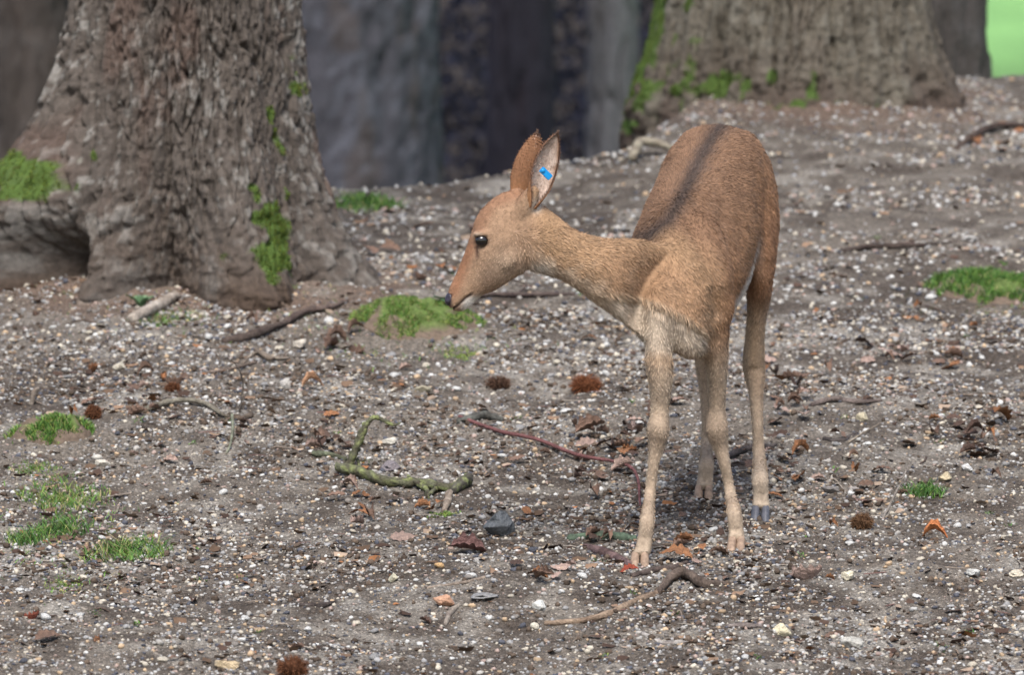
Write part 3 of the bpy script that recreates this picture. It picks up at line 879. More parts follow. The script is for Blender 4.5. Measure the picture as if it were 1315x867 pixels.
# fur: short strands laid along the body
def fur():
    bm_n = len(DV)
    tri = np.array([f[:3] for f in polys[:]] + [(f[0], f[2], f[3]) for f in polys if len(f) == 4])
    tri = tri[(tri < bm_n).all(1)]
    a, b, c = Vall[tri[:, 0]], Vall[tri[:, 1]], Vall[tri[:, 2]]
    cr = np.cross(b - a, c - a); ar = np.linalg.norm(cr, axis=1) / 2
    n = 130000
    k = RNG.choice(len(tri), n, p=ar / ar.sum())
    r1, r2 = np.sqrt(RNG.random(n)), RNG.random(n)
    Q = (1 - r1)[:, None] * a[k] + (r1 * (1 - r2))[:, None] * b[k] + (r1 * r2)[:, None] * c[k]
    N = cr[k] / (2 * ar[k] + 1e-12)[:, None]
    keep = (N[:, 1] < .55)
    Q, N = Q[keep], N[keep]
    px, py = to_px(Q); ux, uy = head_uv(Q)
    hd = (Q[:, 1] < 19.08) & (ux < 690)
    bare = hd & ((np.hypot((ux - 619) / 1.15, uy - 309) < 8.0) | (np.hypot(ux - 575, (uy - 385) / 1.7) < 6) | (seg_dist(ux, uy, MOUTH) < 1.4))
    Q, N, px, py, ux, uy, hd = [v[~bare] for v in (Q, N, px, py, ux, uy, hd)]
    fl, part = nearest_flow(Q)
    fl[:, 2] -= .30 * (part == 'torso')
    fl = fl - N * np.sum(fl * N, axis=1)[:, None]
    sw = fbm(Q[:, 0] * 14, Q[:, 1] * 14, Q[:, 2] * 14, 77, 2)
    fl = fl + np.cross(N, fl) * (.5 * sw)[:, None]
    fl /= np.linalg.norm(fl, axis=1)[:, None] + 1e-9
    zg = Q[:, 2] - gbase(Q[:, 0], Q[:, 1])
    L = np.full(len(Q), .014)
    L = np.where((part == 'neck') | (part == 'chest'), .015, L)
    L = np.where(part == 'head', .007, L)
    L = np.where(ux < 605, np.minimum(L, .006), L)
    L = np.where((zg < .5), .009, L); L = np.where(zg < .12, .006, L)
    fyy = np.interp(px, [p[0] for p in FOLD], [p[1] for p in FOLD])
    L = np.where((Q[:, 1] < 19.27) & (px > 770) & (px < 912) & (np.abs(py - fyy - 2) < 9), .026, L)
    L = L * (.6 + .7 * RNG.random(len(Q)))
    C = coat(Q, N)
    tone = .74 + .56 * RNG.random(len(Q)) ** 1.1
    dk = (RNG.random(len(Q)) < .24) & (zg > .55) & (ux > 690)
    tone = np.where(dk, tone * .58, tone * 1.08)
    C = C * tone[:, None]
    hair_mesh('fur', Q - DL, N, L, np.where(L > .0075, .0016, .0012), .28, C, M_FUR, deer, 0.0, fl, .82)
fur()
# hair on the ears
for e in (earL, earR):
    Vv, Ff, Cc, ax, uu, inner = e
    ctr = Vv.reshape(2, -1, 17, 3).mean((0, 2)); cr = np.tile(np.repeat(ctr, 17, 0), (2, 1))
    nn = Vv - cr; nn /= np.linalg.norm(nn, axis=1)[:, None] + 1e-9
    nn[inner == 1] *= -1
    pick = RNG.choice(len(Vv), 5200)
    Q = Vv[pick] + RNG.normal(size=(len(pick), 3)) * .0008
    hair_mesh('ear_fur', Q - DL, nn[pick], np.where(inner[pick] == 1, .010, .006) * (.5 + .8 * RNG.random(len(pick))), .0013, .4, Cc[pick] * (.7 + .55 * RNG.random((len(pick), 1))), M_FUR, deer, 0.0, np.repeat(ax[None], len(pick), 0), .8)
# eyes
for s in (-1, 1):
    bm = bmesh.new(); bmesh.ops.create_uvsphere(bm, u_segments=24, v_segments=16, radius=1)
    for v in bm.verts: v.co = Vector((v.co.x * .0180, v.co.y * .012, v.co.z * .0158))
    me = bpy.data.meshes.new('eye'); bm.to_mesh(me); bm.free()
    me.polygons.foreach_set('use_smooth', np.full(len(me.polygons), True))
    link('eye', me, M_EYE, deer, P(618.5, 309, HD + s * .0515) - deer.location)
# nose pad
bm = bmesh.new(); bmesh.ops.create_uvsphere(bm, u_segments=24, v_segments=16, radius=1)
for v in bm.verts:
    q = v.co.copy(); nost = max(0, 1 - (Vector((q.x + .3, abs(q.y) - .75, q.z - .1)).length / .55))
    q *= 1 - .35 * nost
    v.co = Vector((q.x * .0130 + .30 * q.z * .010, q.y * .026, q.z * .0200))
me = bpy.data.meshes.new('nose'); bm.to_mesh(me); bm.free()
me.polygons.foreach_set('use_smooth', np.full(len(me.polygons), True))
link('nose', me, M_NOSE, deer, P(577.2, 383.5, HD) - deer.location)
# ear tag
bm = bmesh.new(); bmesh.ops.create_cube(bm, size=1)
bmesh.ops.scale(bm, vec=(.040, .004, .0185), verts=bm.verts)
bmesh.ops.bevel(bm, geom=list(bm.edges), offset=.0016, segments=2, affect='EDGES')
st = bmesh.ops.create_uvsphere(bm, u_segments=10, v_segments=8, radius=.006)
for v in st['verts']: v.co = Vector((v.co.x - .013, v.co.y * .6 - .003, v.co.z))
me = bpy.data.meshes.new('ear_tag'); bm.to_mesh(me); bm.free()
to = link('ear_tag', me, M_TAG, deer, P(701, 222.5, HD - .088) - deer.location)
to.rotation_euler = (math.radians(8), math.radians(43), math.radians(20))
tag(to, 'blue plastic ear tag')
# hooves
for (hxp, hyp, d, ln, tan, s) in HOOF:
    g = float(gz((hxp - CX) / FPX * d, d))
    top = np.array(P(hxp, hyp - ln - 4, d + .012)); bot = np.array([(hxp + s * .4 - CX) / FPX * d, d - .016, g - .006])
    Lh = top - bot; rows = []
    sd = 12; Vv = []; Ff = []
    for i, (f, wx_, wy_) in enumerate(((0, .0155, .030), (.12, .0155, .030), (.5, .0145, .025), (.85, .0130, .020), (1, .0105, .016))):
        c = bot + Lh * f
        for j in range(sd):
            a = 2 * math.pi * j / sd
            Vv.append(c + np.array([math.cos(a) * wx_ * .88, math.sin(a) * wy_ * (1 if math.sin(a) < 0 else .8), 0]))
    for i in range(4):
        for j in range(sd): Ff.append((i * sd + j, i * sd + (j + 1) % sd, (i + 1) * sd + (j + 1) % sd, (i + 1) * sd + j))
    Ff.append(tuple(range(sd))[::-1]); Ff.append(tuple(4 * sd + j for j in range(sd)))
    link('hoof', mesh_poly('hoof', np.array(Vv) - DL, Ff), M_HOOF_TAN if tan else M_HOOF_DARK, deer)

# ------------------------------------------------------------------ grass, moss and mounds
GREENS = [lin(60, 96, 40), lin(92, 128, 52), lin(128, 142, 68), lin(150, 138, 98)]
def grass_cols(n, mix):
    k = RNG.choice(4, n, p=mix)
    return np.array(GREENS)[k] * (.75 + .5 * RNG.random((n, 1)))

def blades(name, xy, h, w, lean, cols, parent, origin, dz=0.0):
    n = len(xy)
    z = gz(xy[:, 0], xy[:, 1]) + dz
    p = np.column_stack([xy, z - .004]) - origin
    a = RNG.random(n) * 2 * np.pi
    ld = np.column_stack([np.cos(a), np.sin(a), np.zeros(n)]) * (lean * (.3 + RNG.random(n)))[:, None]
    sd = np.column_stack([-np.sin(a), np.cos(a), np.zeros(n)])
    a2 = RNG.random(n) * 2 * np.pi
    sd = np.column_stack([np.cos(a2), np.sin(a2), np.zeros(n)])
    hh = (h * .8 * (.4 + .9 * RNG.random(n)))[:, None]
    up = np.array([[0, 0, 1.0]])
    m1 = p + up * hh * .45 + ld * hh * .25; m2 = p + up * hh * .8 + ld * hh * .7; tp = p + up * hh * .95 + ld * hh * 1.2
    ww = w * .5
    V = np.stack([p - sd * ww, p + sd * ww, m1 - sd * ww, m1 + sd * ww, m2 - sd * ww * .6, m2 + sd * ww * .6, tp], 1).reshape(-1, 3)
    k = np.arange(n)[:, None] * 7
    F = np.concatenate([k + np.array([[a_, b_, c_]]) for (a_, b_, c_) in ((0, 1, 3), (0, 3, 2), (2, 3, 5), (2, 5, 4), (4, 5, 6))])
    o = link(name, mesh_np(name, V, F, np.repeat(cols, 7, 0)), M_GRASS, parent)
    return o

def disc(px, py, rx, ry, n, power=.85):
    rx, ry, n = rx * 1.45, ry * 2.2, int(n * 1.25)
    """points on the ground in an ellipse of pixel radii rx (across) and metres ry (deep)"""
    c = G(px, py); r = RNG.random(n) ** power; a = RNG.random(n) * 2 * np.pi
    m = rx * c.y / FPX
    wob = .75 + .5 * vnoise(np.cos(a) * 1.7 + px, np.sin(a) * 1.7 + py, 0.0, 5)
    return c, np.column_stack([c.x + np.cos(a) * r * m * wob, c.y + np.sin(a) * r * ry * wob])

def tuft(px, py, rx, ry, n, h, label, mix=(.45, .35, .12, .08), w=.0026, lean=.9, group=None, name='grass_tuft'):  # one clump of blades
    c, xy = disc(px, py, rx, ry, n)
    o = blades(name, xy, h, w, lean, grass_cols(len(xy), mix), None, np.array(c))
    o.location = c
    tag(o, label, 'grass', group)
    return o

def mound(ctr, rx, ry, h, n, bh, label, mix, bare=0.0, front_bare=True):
    c = Vector((ctr[0], ctr[1], float(gz(ctr[0], ctr[1]))))
    rt = root('grass_mound', c, label, 'mound')
    nr, na = 22, 64
    V = []; C = []
    for i in range(nr + 1):
        for j in range(na):
            a = 2 * math.pi * j / na; r = i / nr
            wob = .88 + .24 * float(vnoise(math.cos(a) * 1.6 + ctr[0] * 5, math.sin(a) * 1.6, 0.0, 7))
            V.append((ctr[0] + math.cos(a) * r * rx * wob * .95, ctr[1] + math.sin(a) * r * ry * wob * .95, r))
    V = np.array(V); r = V[:, 2]
    zz = gz(V[:, 0], V[:, 1]) + h * (1 - r ** 3.2) - .012 * (r > .98) + .016 * fbm(V[:, 0] * 30, V[:, 1] * 30, 0.0, 3, 4)
    gr = sstep(.75, .5, r + .2 * fbm(V[:, 0] * 12, V[:, 1] * 12, 0.0, 9, 3))[:, None]
    C = lin(108, 94, 82) * (1 - gr) + lin(92, 108, 60) * gr
    Vw = np.column_stack([V[:, :2], zz]) - np.array(c)
    F = [(i * na + j, i * na + (j + 1) % na, (i + 1) * na + (j + 1) % na, (i + 1) * na + j) for i in range(nr) for j in range(na)]
    link('sod', mesh_np('sod', Vw, np.array(F), C), M_SOD, rt)
    rr = RNG.random(n) ** .5; a = RNG.random(n) * 2 * np.pi
    wob = .88 + .24 * vnoise(np.cos(a) * 1.6 + ctr[0] * 5, np.sin(a) * 1.6, 0.0, 7)
    xy = np.column_stack([ctr[0] + np.cos(a) * rr * rx * wob, ctr[1] + np.sin(a) * rr * ry * wob])
    dens = fbm(xy[:, 0] * 14, xy[:, 1] * 14, 0.0, 19, 3)
    keep = (dens > -.30 + bare + .25 * rr * RNG.random(n)) & ~((rr > .86 + .15 * dens) & (np.sin(a) < -.25) & front_bare)
    xy, rr = xy[keep], rr[keep]
    dz = h * (1 - rr ** 3.2)
    o = blades('grass', xy, bh, .0028, .8, grass_cols(len(xy), mix), rt, np.array(c), dz)
    o['kind'] = 'stuff'
    return rt

mound(MOUND_A, .235, .21, .030, 19000, .016, 'wide low mound of short bright green grass under the deer muzzle', (.26, .40, .20, .14))
mound(MOUND_B, .135, .115, .026, 5600, .026, 'small grassy hump with a bare earth front near a spiny burr', (.30, .45, .17, .08))
mound(MOUND_C, .23, .24, .03, 9000, .032, 'rounded green grass hummock on the far slope clear of the trees', (.55, .35, .06, .04))
tuft(80, 642, 42, .10, 800, .032, 'thin sparse grass spreading just below the small grassy hump', (.25, .4, .2, .15))
tuft(82, 682, 26, .055, 420, .040, 'dark green tuft in the middle of the small grass cluster', (.7, .2, .05, .05))
tuft(40, 695, 22, .05, 380, .042, 'dark green tuft beside the thin sparse grass', (.6, .28, .07, .05))
tuft(162, 712, 36, .07, 620, .046, 'loose tuft of mixed green and straw coloured blades', (.4, .32, .12, .16), .0028, 1.2)
tuft(1187, 634, 19, .04, 420, .034, 'small round deep green tuft by a forked upright twig', (.75, .2, .03, .02))
tuft(85, 752, 18, .05, 500, .012, 'flat smear of yellow green moss on bare soil', (.05, .35, .55, .05), .003)
tuft(45, 603, 24, .04, 380, .018, 'low mossy fringe at the foot of the small hump', (.2, .5, .2, .1))
tuft(470, 264, 30, .09, 620, .045, 'green grass patch on the crest beside the oak roots', (.5, .38, .08, .04), .004)
tuft(1250, 96, 45, .2, 1500, .07, 'grass fringe at the foot of the dark trunk near the meadow', (.6, .3, .06, .04), .006)
tuft(594, 452, 15, .04, 500, .014, 'bright yellow green moss cushion in front of the wide mound', (.02, .25, .7, .03), .0032)
tuft(568, 440, 9, .025, 240, .013, 'tiny moss cushion touching the front of the wide mound', (.02, .3, .65, .03), .0032)
tuft(570, 662, 15, .03, 320, .014, 'moss scrap under the broken end of the lichen covered branch', (.15, .35, .45, .05), .003)
tuft(210, 412, 34, .08, 420, .022, 'thin grass below the hollow at the oak foot', (.4, .35, .15, .1))
# broad-leaved rosettes
def rosette(px, py, n, ln, label, tilt=.5, c=lin(98, 136, 100), lift=0.0):
    g = G(px, py) + Vector((0, 0, lift)); V = []; F = []; C = []
    for i in range(n):
        a = 2 * math.pi * i / n + random.random() * .5; L_ = ln * (.7 + .5 * random.random()); t = tilt * (.7 + .6 * random.random())
        b = len(V)
        for k in range(5):
            f = k / 4; w = L_ * .30 * math.sin(math.pi * (.12 + .86 * f)) ** .8
            r_ = f * L_ * math.cos(t); zz = f * L_ * math.sin(t) * (1.2 - .5 * f)
            for s_ in (-1, 0, 1):
                V.append((math.cos(a) * r_ - math.sin(a) * w * s_, math.sin(a) * r_ + math.cos(a) * w * s_, zz + .006 * abs(s_)))
                C.append(c * (.85 + .3 * random.random()))
        for k in range(4):
            for s_ in (0, 1):
                q = b + k * 3 + s_
                F.append((q, q + 1, q + 4, q + 3))
    o = link('leafy_plant', mesh_poly('leafy_plant', np.array(V), F, np.array(C)), M_GRASS, None, g)
    tag(o, label, 'plant')
rosette(585, 432, 8, .075, 'blue green leaf rosette at the edge of the wide mound', .45, lift=.03)
rosette(181, 396, 6, .075, 'pale upright leafy plant in the hollow of the oak roots', 1.15, lin(104, 132, 96))

for (nm, cx_, cy_, sx_, sy_, n_, lb) in (('sparse_grass', 85, 670, 75, 75, 1500, 'stray grass blades scattered between the tufts below the small hump'), ('sparse_grass', 530, 435, 110, 30, 900, 'stray grass blades fringing the wide green mound'),
                                       ('sparse_grass', 1262, 375, 80, 30, 800, 'stray grass blades fringing the hummock on the far slope'), ('sparse_grass', 330, 400, 200, 40, 500, 'stray grass blades along the foot of the oak')):
    qx = RNG.normal(cx_, sx_ * .55, n_); qy = RNG.normal(cy_, sy_ * .55, n_)
    k_ = vnoise(qx * .05, qy * .09, 0.0, 12) > .5
    gx_, gy_, _ = ground(qx[k_], np.clip(qy[k_], 300, 900))
    o = blades(nm, np.column_stack([gx_, gy_]), .022, .0026, 1.1, grass_cols(len(gx_), (.4, .35, .15, .1)), None, np.zeros(3))
    tag(o, lb, None, kind='stuff')

# ------------------------------------------------------------------ landmarks for the words
LAND = [('the front hooves of the deer', 885, 715), ('the rear hooves of the deer', 945, 655), ('the wide green mound', 530, 430), ('the lichen covered branch', 510, 620),
        ('the red bramble stem', 710, 580), ('the long bare brown stick', 780, 792), ('the small grassy hump', 64, 575), ('the large cream white stone', 1003, 808),
        ('the deep green tuft', 1187, 632), ('the brown leaf cluster on the slope', 1240, 565), ('the foot of the fissured oak', 260, 425), ('the green hummock on the far slope', 1265, 385),
        ('the curved bare grey stick', 240, 528), ('the dark grey angular rock', 640, 680), ('the thin straight twig', 600, 748), ('the large reddish burr', 376, 862), ('the loose grass tuft of green and straw', 162, 712),
        ('the knobbly grey stick', 1085, 520), ('the orange tan leaf on smooth soil', 1220, 720), ('the dark twig across the far slope', 1160, 320), ('the short black stick', 408, 778), ('the green crest grass', 470, 262), ('the broad ridged trunk', 1010, 190), ('the smear of yellow green moss', 85, 752)]
LXY = np.array([plane_xy(a_, b_) for _, a_, b_ in LAND])
def near(px, py):
    x, y = plane_xy(px, py)
    return LAND[int(np.argmin(np.hypot(LXY[:, 0] - x, (LXY[:, 1] - y) * .7)))][0]

sp_spots = RNG.uniform([40, 300], [1300, 850], (46, 2))
for i, (a_, b_) in enumerate(sp_spots):
    tuft(a_, b_, 3 + 4 * RNG.random(), .012, 16, .014, 'tiny green sprout of a few blades near ' + near(a_, b_), (.6, .35, .05, 0), .0035, 1.2, 'tiny sprouts near ' + near(a_, b_), 'sprout')


# ------------------------------------------------------------------ stones
def stone_mesh(name, seed, sub=2, flat=.7, ang=.25):
    bm = bmesh.new(); bmesh.ops.create_icosphere(bm, subdivisions=sub, radius=1)
    rs = np.random.default_rng(seed)
    sc = np.array([1, .72 + .35 * rs.random(), flat * (.7 + .4 * rs.random())])
    co = np.array([v.co for v in bm.verts])
    nz = fbm(co[:, 0] * 1.1 + seed * 3.1, co[:, 1] * 1.1, co[:, 2] * 1.1, seed, 3)
    co = co * (1 + ang * nz)[:, None]
    if sub == 4: co = co * (1 + .05 * fbm(co[:, 0] * 5, co[:, 1] * 5, co[:, 2] * 5, seed + 2, 3))[:, None]
    for k in range(5 if sub == 2 else 16):                # flattened faces
        d = rs.normal(size=3); d /= np.linalg.norm(d)
        cut = rs.uniform(.66, .86) if sub == 2 else rs.uniform(.5, .8); h = co @ d; m = h > cut
        co[m] -= np.outer((h[m] - cut) * (.93 if sub == 2 else .99), d)
    co = co * sc
    for v, c in zip(bm.verts, co): v.co = c
    me = bpy.data.meshes.new(name); bm.to_mesh(me); bm.free()
    me.polygons.foreach_set('use_smooth', np.full(len(me.polygons), True))
    me.materials.append(M_STONE)
    return me
SM = [stone_mesh('pebble', 100 + i, 2) for i in range(12)]
SMA = [stone_mesh('stone', 200 + i, 4, .75, .42) for i in range(6)]
WHITE, CREAM, GREY, TAN, DARK, PINK = lin(208, 206, 201), lin(196, 186, 168), lin(146, 144, 142), lin(176, 152, 124), lin(78, 79, 86), lin(160, 140, 130)

def stone(px, py, wpx, col, label, cat='stone', group=None, flat=1.0, me=None, name='stone', sink=.25, rz=None):
    g = G(px, py); r = wpx * .5 * g.y / FPX
    o = link(name, me or random.choice(SMA), None, None, (g.x, g.y + r * .3, g.z + r * .55 * flat * (1 - sink)))
    o.scale = (r, r * .9, r * flat); o.rotation_euler = (random.uniform(-.3, .3), random.uniform(-.3, .3), random.uniform(-.5, .5) if rz is None else rz)
    o.color = (*np.clip(col * random.uniform(.9, 1.08), 0, 1), 1)
    return tag(o, label, cat, group)
NAMED = [(1003, 808, 27, lin(236, 224, 190), 'large cream white stone beside a small dark burrow', 1.1), (641, 690, 44, lin(98, 101, 104), 'dark grey angular rock with pale flecks', 1.6),
 (1089, 746, 21, lin(226, 216, 190), 'cream white stone flanked by three dark pebbles', 1.0), (1092, 834, 30, lin(186, 182, 172), 'rough pale grey stone with knobbly top', 1.0),
 (692, 784, 20, lin(222, 220, 212), 'bright white angular stone near the long bare stick', .9), (687, 807, 11, lin(224, 216, 196), 'small white egg shaped pebble below the bright angular stone', 1.1),
 (571, 780, 28, lin(196, 152, 124), 'orange tan rounded stone beside a flat slate', .8), (622, 782, 38, lin(136, 134, 132), 'flat grey slate piece beside the orange tan stone', .38),
 (290, 862, 38, lin(206, 184, 150), 'long cream stone beside a spiny brown burr', .6), (132, 598, 20, lin(214, 206, 190), 'white pebble pair member beside the small grassy hump', .9),
 (125, 590, 11, lin(220, 214, 202), 'smaller white pebble touching the one beside the grassy hump', 1.0), (153, 480, 20, lin(202, 192, 172), 'pale stone on the path below the oak hollow', .8),
 (367, 500, 15, lin(196, 190, 182), 'upright pale grey pebble right of the curved bare stick', 1.5), (502, 604, 24, lin(128, 120, 122), 'smooth mauve grey stone behind the lichen covered branch', .9),
 (499, 569, 23, lin(216, 210, 196), 'white oval pebble under the raised twig of the branch', .6), (542, 503, 20, lin(196, 186, 160), 'cream pebble on bare soil below the wide mound', .7),
 (1107, 541, 18, lin(198, 186, 158), 'cream stone beside a thin curved twig', 1.0), (1213, 619, 24, lin(200, 184, 152), 'elongated cream pebble beyond the deep green tuft', .7),
 (1242, 608, 15, lin(222, 220, 216), 'white pebble beyond the elongated cream one', 1.0), (1306, 741, 20, lin(214, 202, 180), 'pale oval pebble alone on smooth dark soil', .7),
 (1250, 742, 22, lin(206, 204, 198), 'light grey angular stone on smooth dark soil', .7), (1098, 633, 18, lin(160, 152, 146), 'grey pebble by the burr and yellow leaf', .8),
 (565, 731, 11, lin(198, 162, 116), 'small ochre pebble beside the thin straight twig', 1.0), (505, 748, 16, lin(206, 198, 172), 'pale cream pebble left of the thin straight twig', .9),
 (1068, 634, 26, lin(128, 122, 118), 'flat grey stone beside the dark rear hoof', .5), (1015, 668, 20, lin(140, 124, 112), 'brown stone right of the dark rear hoof', .5),
 (385, 448, 22, lin(200, 190, 176), 'pale stone by the forked dry sticks under the oak', .8), (1243, 310, 20, lin(204, 200, 194), 'white stone on the far slope near a dark twig', .7)]
used = []
for i, (a_, b_, w_, c_, lb, fl_) in enumerate(NAMED):
    w_ = w_ * (1.3 if i != 1 else 1.1)
    stone(a_, b_, w_, c_, lb, 'stone', None, fl_, SMA[i % 6] if w_ > 18 else SM[i % 12]); used.append((a_, b_, w_))

KINDS = [(WHITE, 'white', .34), (CREAM, 'cream', .24), (GREY, 'grey', .22), (TAN, 'tan', .10), (DARK, 'dark slate', .10)]
cnt = 0; tries = 0
far_lab = {}
while cnt < 268 and tries < 5000:
    tries += 1
    # spread evenly over the ground, not over the picture
    y = 17.4 + 6.6 * random.random() ** 1.25; x = random.uniform(-.082, .082) * y
    m = float(vnoise(x * 2.2, y * 2.2, 0.0, 55))
    if random.random() > .25 + 1.2 * m: continue
    q = np.array([[x, y, float(gz(x, y))]]); a_, b_ = [float(v[0]) for v in to_px(q)]
    if not (0 < a_ < 1315 and 270 < b_ < 867): continue
    if any(abs(a_ - u[0]) < (u[2] + 14) * .6 and abs(b_ - u[1]) < (u[2] + 10) * .5 for u in used): continue
    if y > 22.8 and np.hypot(x - T1[0], y - T1[1]) < .9: continue
    k = RNG.choice(5, p=[v[2] for v in KINDS]); c_, kn, _ = KINDS[k]
    r_m = .0085 + .009 * random.random() ** 2.2
    if y > 20.8: r_m *= 1.25
    stone(a_, b_, 2 * r_m * FPX / y, c_, 'small %s pebble near %s' % (kn, near(a_, b_)), 'pebble', 'small %s pebbles near %s' % (kn, near(a_, b_)), .6 + .4 * random.random(), SM[cnt % 12], 'pebble', .3, random.uniform(0, 6.28))
    used.append((a_, b_, 10)); cnt += 1

# fine gravel, soil crumbs and litter flakes: past counting
def scatter(n, ylo, yhi, pw, seed, patch=1.2, base=.3):
    base *= .45; patch *= 1.5
    rs = np.random.default_rng(seed); X = np.zeros(0); Y = np.zeros(0)
    while len(X) < n:
        y = ylo + (yhi - ylo) * rs.random(n) ** pw; x = rs.uniform(-.106, .106, n) * y
        keep = rs.random(n) < base + patch * sstep(.25, .75, vnoise(x * 1.9, y * 1.9, 0.0, 55)) * vnoise(x * 9, y * 9, 0.0, 57)
        keep &= (y < np.interp(x, CRX, CRY) + .3)
        X = np.concatenate([X, x[keep]]); Y = np.concatenate([Y, y[keep]])
    return X[:n], Y[:n], rs

def merged(name, tmpl, faces, X, Y, S, C, rs, mat, sink=.3, label=None, flat=.7, tilt=.5):
    n = len(X); k = len(tmpl[0])
    T = np.array(tmpl)[rs.integers(0, len(tmpl), n)]                       # n,k,3
    a = rs.random(n) * 2 * np.pi; b = (rs.random(n) - .5) * 2 * tilt
    T = T * np.stack([S, S * (.65 + .45 * rs.random(n)), S * flat * (.7 + .6 * rs.random(n))], 1)[:, None, :]
    y2 = T[..., 1] * np.cos(b)[:, None] - T[..., 2] * np.sin(b)[:, None]; z2 = T[..., 1] * np.sin(b)[:, None] + T[..., 2] * np.cos(b)[:, None]
    x3 = T[..., 0] * np.cos(a)[:, None] - y2 * np.sin(a)[:, None]; y3 = T[..., 0] * np.sin(a)[:, None] + y2 * np.cos(a)[:, None]
    Z = gz(X, Y) + S * flat * (.6 - sink)
    V = np.stack([x3 + X[:, None], y3 + Y[:, None], z2 + Z[:, None]], 2).reshape(-1, 3)
    F = (np.arange(n)[:, None, None] * k + np.array(faces)[None]).reshape(-1, len(faces[0]))
    o = link(name, mesh_np(name, V, F, np.repeat(C, k, 0), True), mat)
    tag(o, label, None, kind='stuff')
    return o
def ico(sub, seeds, ang):
    bm = bmesh.new(); bmesh.ops.create_icosphere(bm, subdivisions=sub, radius=1)
    co = np.array([v.co for v in bm.verts]); fc = [[v.index for v in f.verts] for f in bm.faces]; bm.free()
    return [co * (1 + ang * fbm(co[:, 0] * 1.2 + s * 3, co[:, 1] * 1.2, co[:, 2] * 1.2, s, 2))[:, None] for s in seeds], fc
T20, F20 = ico(1, range(14), .38)
T80, F80 = ico(2, range(20, 32), .35)
pal = np.array([lin(194, 192, 187), lin(182, 173, 157), GREY, TAN, DARK, PINK, lin(116, 110, 104), lin(162, 157, 150)])
def pcol(n, rs, p): return pal[rs.choice(8, n, p=p)] * (.75 + .4 * rs.random((n, 1)))
PP_ = [.11, .12, .18, .07, .14, .05, .19, .14]
X, Y, rs = scatter(8800, 17.2, 24.5, 1.15, 1, 1.0, .8)
merged('gravel', T80[:], F80, X, Y, .0050 + .0058 * rs.random(8800) ** 1.8, pcol(8800, rs, PP_), rs, M_GRAVEL, .3, 'loose mixed gravel of small pebbles over the slope')
X, Y, rs = scatter(62000, 17.2, 23.0, 1.15, 2, .55, 1.0)
merged('fine_gravel', T20, F20, X, Y, .0022 + .0054 * rs.random(62000) ** 2.0, pcol(62000, rs, [.06, .11, .19, .07, .14, .06, .21, .16]), rs, M_GRAVEL, .2, 'fine grit of tiny stones over the slope')
X, Y, rs = scatter(14000, 22, 28.6, .9, 3, 1.0, .35)
merged('far_gravel', T20, F20, X, Y, .004 + .010 * rs.random(14000) ** 2.2, pcol(14000, rs, [.09, .13, .22, .05, .09, .06, .18, .18]), rs, M_GRAVEL, .25, 'out of focus gravel on the upper slope below the crest')
X, Y, rs = scatter(11000, 17.2, 23, 1.1, 4, .6, .3)
sc_ = (lin(88, 76, 66)[None] * (.6 + .8 * rs.random((11000, 1))))
merged('soil_crumbs', T20, F20, X, Y, .003 + .010 * rs.random(11000) ** 3, sc_, rs, M_SOD, .25, 'dark crumbs and clods of loose soil on the slope', .75)
flk = []
for s_ in range(10):
    r_ = np.random.default_rng(s_)
    c = r_.uniform(-.4, .6, 3)
    q = np.array([[-1, -.5, c[0]], [0, -.6, 0], [1, -.3, c[1]], [-.9, .4, c[2]], [0.1, .6, .1], [.9, .5, c[0] * .6]]); q[:, :2] += r_.normal(size=(6, 2)) * .15
    flk.append(q)
X, Y, rs = scatter(6500, 17.2, 26, 1.2, 5, .8, .2)
fc_ = np.array([lin(94, 76, 62), lin(126, 103, 85), lin(76, 60, 52), lin(150, 131, 114), lin(142, 98, 66)])[rs.choice(5, 6500, p=[.32, .22, .28, .14, .04])] * (.7 + .5 * rs.random((6500, 1)))
merged('leaf_litter', flk, [(0, 1, 4, 3), (1, 2, 5, 4)], X, Y, .006 + .014 * rs.random(6500) ** 2, fc_, rs, M_LITTER, .0, 'small broken flakes of brown leaf litter on the slope', .6, .9)

tw_t = []
for s_ in range(8):
    r_ = np.random.default_rng(40 + s_); k_ = r_.uniform(-.12, .12, 2)
    tw_t.append(np.array([[x_0, y_0 * .05 + (k_[0] if x_0 == 0 else 0), z_0 * .05 + .04 + (k_[1] if x_0 == 0 else 0)] for x_0 in (-1, 0, 1) for (y_0, z_0) in ((-1, -.6), (1, -.6), (0, 1))]))
tw_f = [(i_ * 3 + j_, i_ * 3 + (j_ + 1) % 3, (i_ + 1) * 3 + (j_ + 1) % 3, (i_ + 1) * 3 + j_) for i_ in range(2) for j_ in range(3)]
X, Y, rs = scatter(1500, 17.2, 25, 1.2, 6, .8, .4)
merged('twig_litter', tw_t, tw_f, X, Y, .012 + .035 * rs.random(1500) ** 2, np.array([lin(132, 120, 108), lin(92, 80, 72), lin(158, 148, 136), lin(110, 84, 78)])[rs.choice(4, 1500)] * (.8 + .4 * rs.random((1500, 1))), rs, M_LITTER, .5, 'tiny twig scraps littered over the slope', .8, .25)

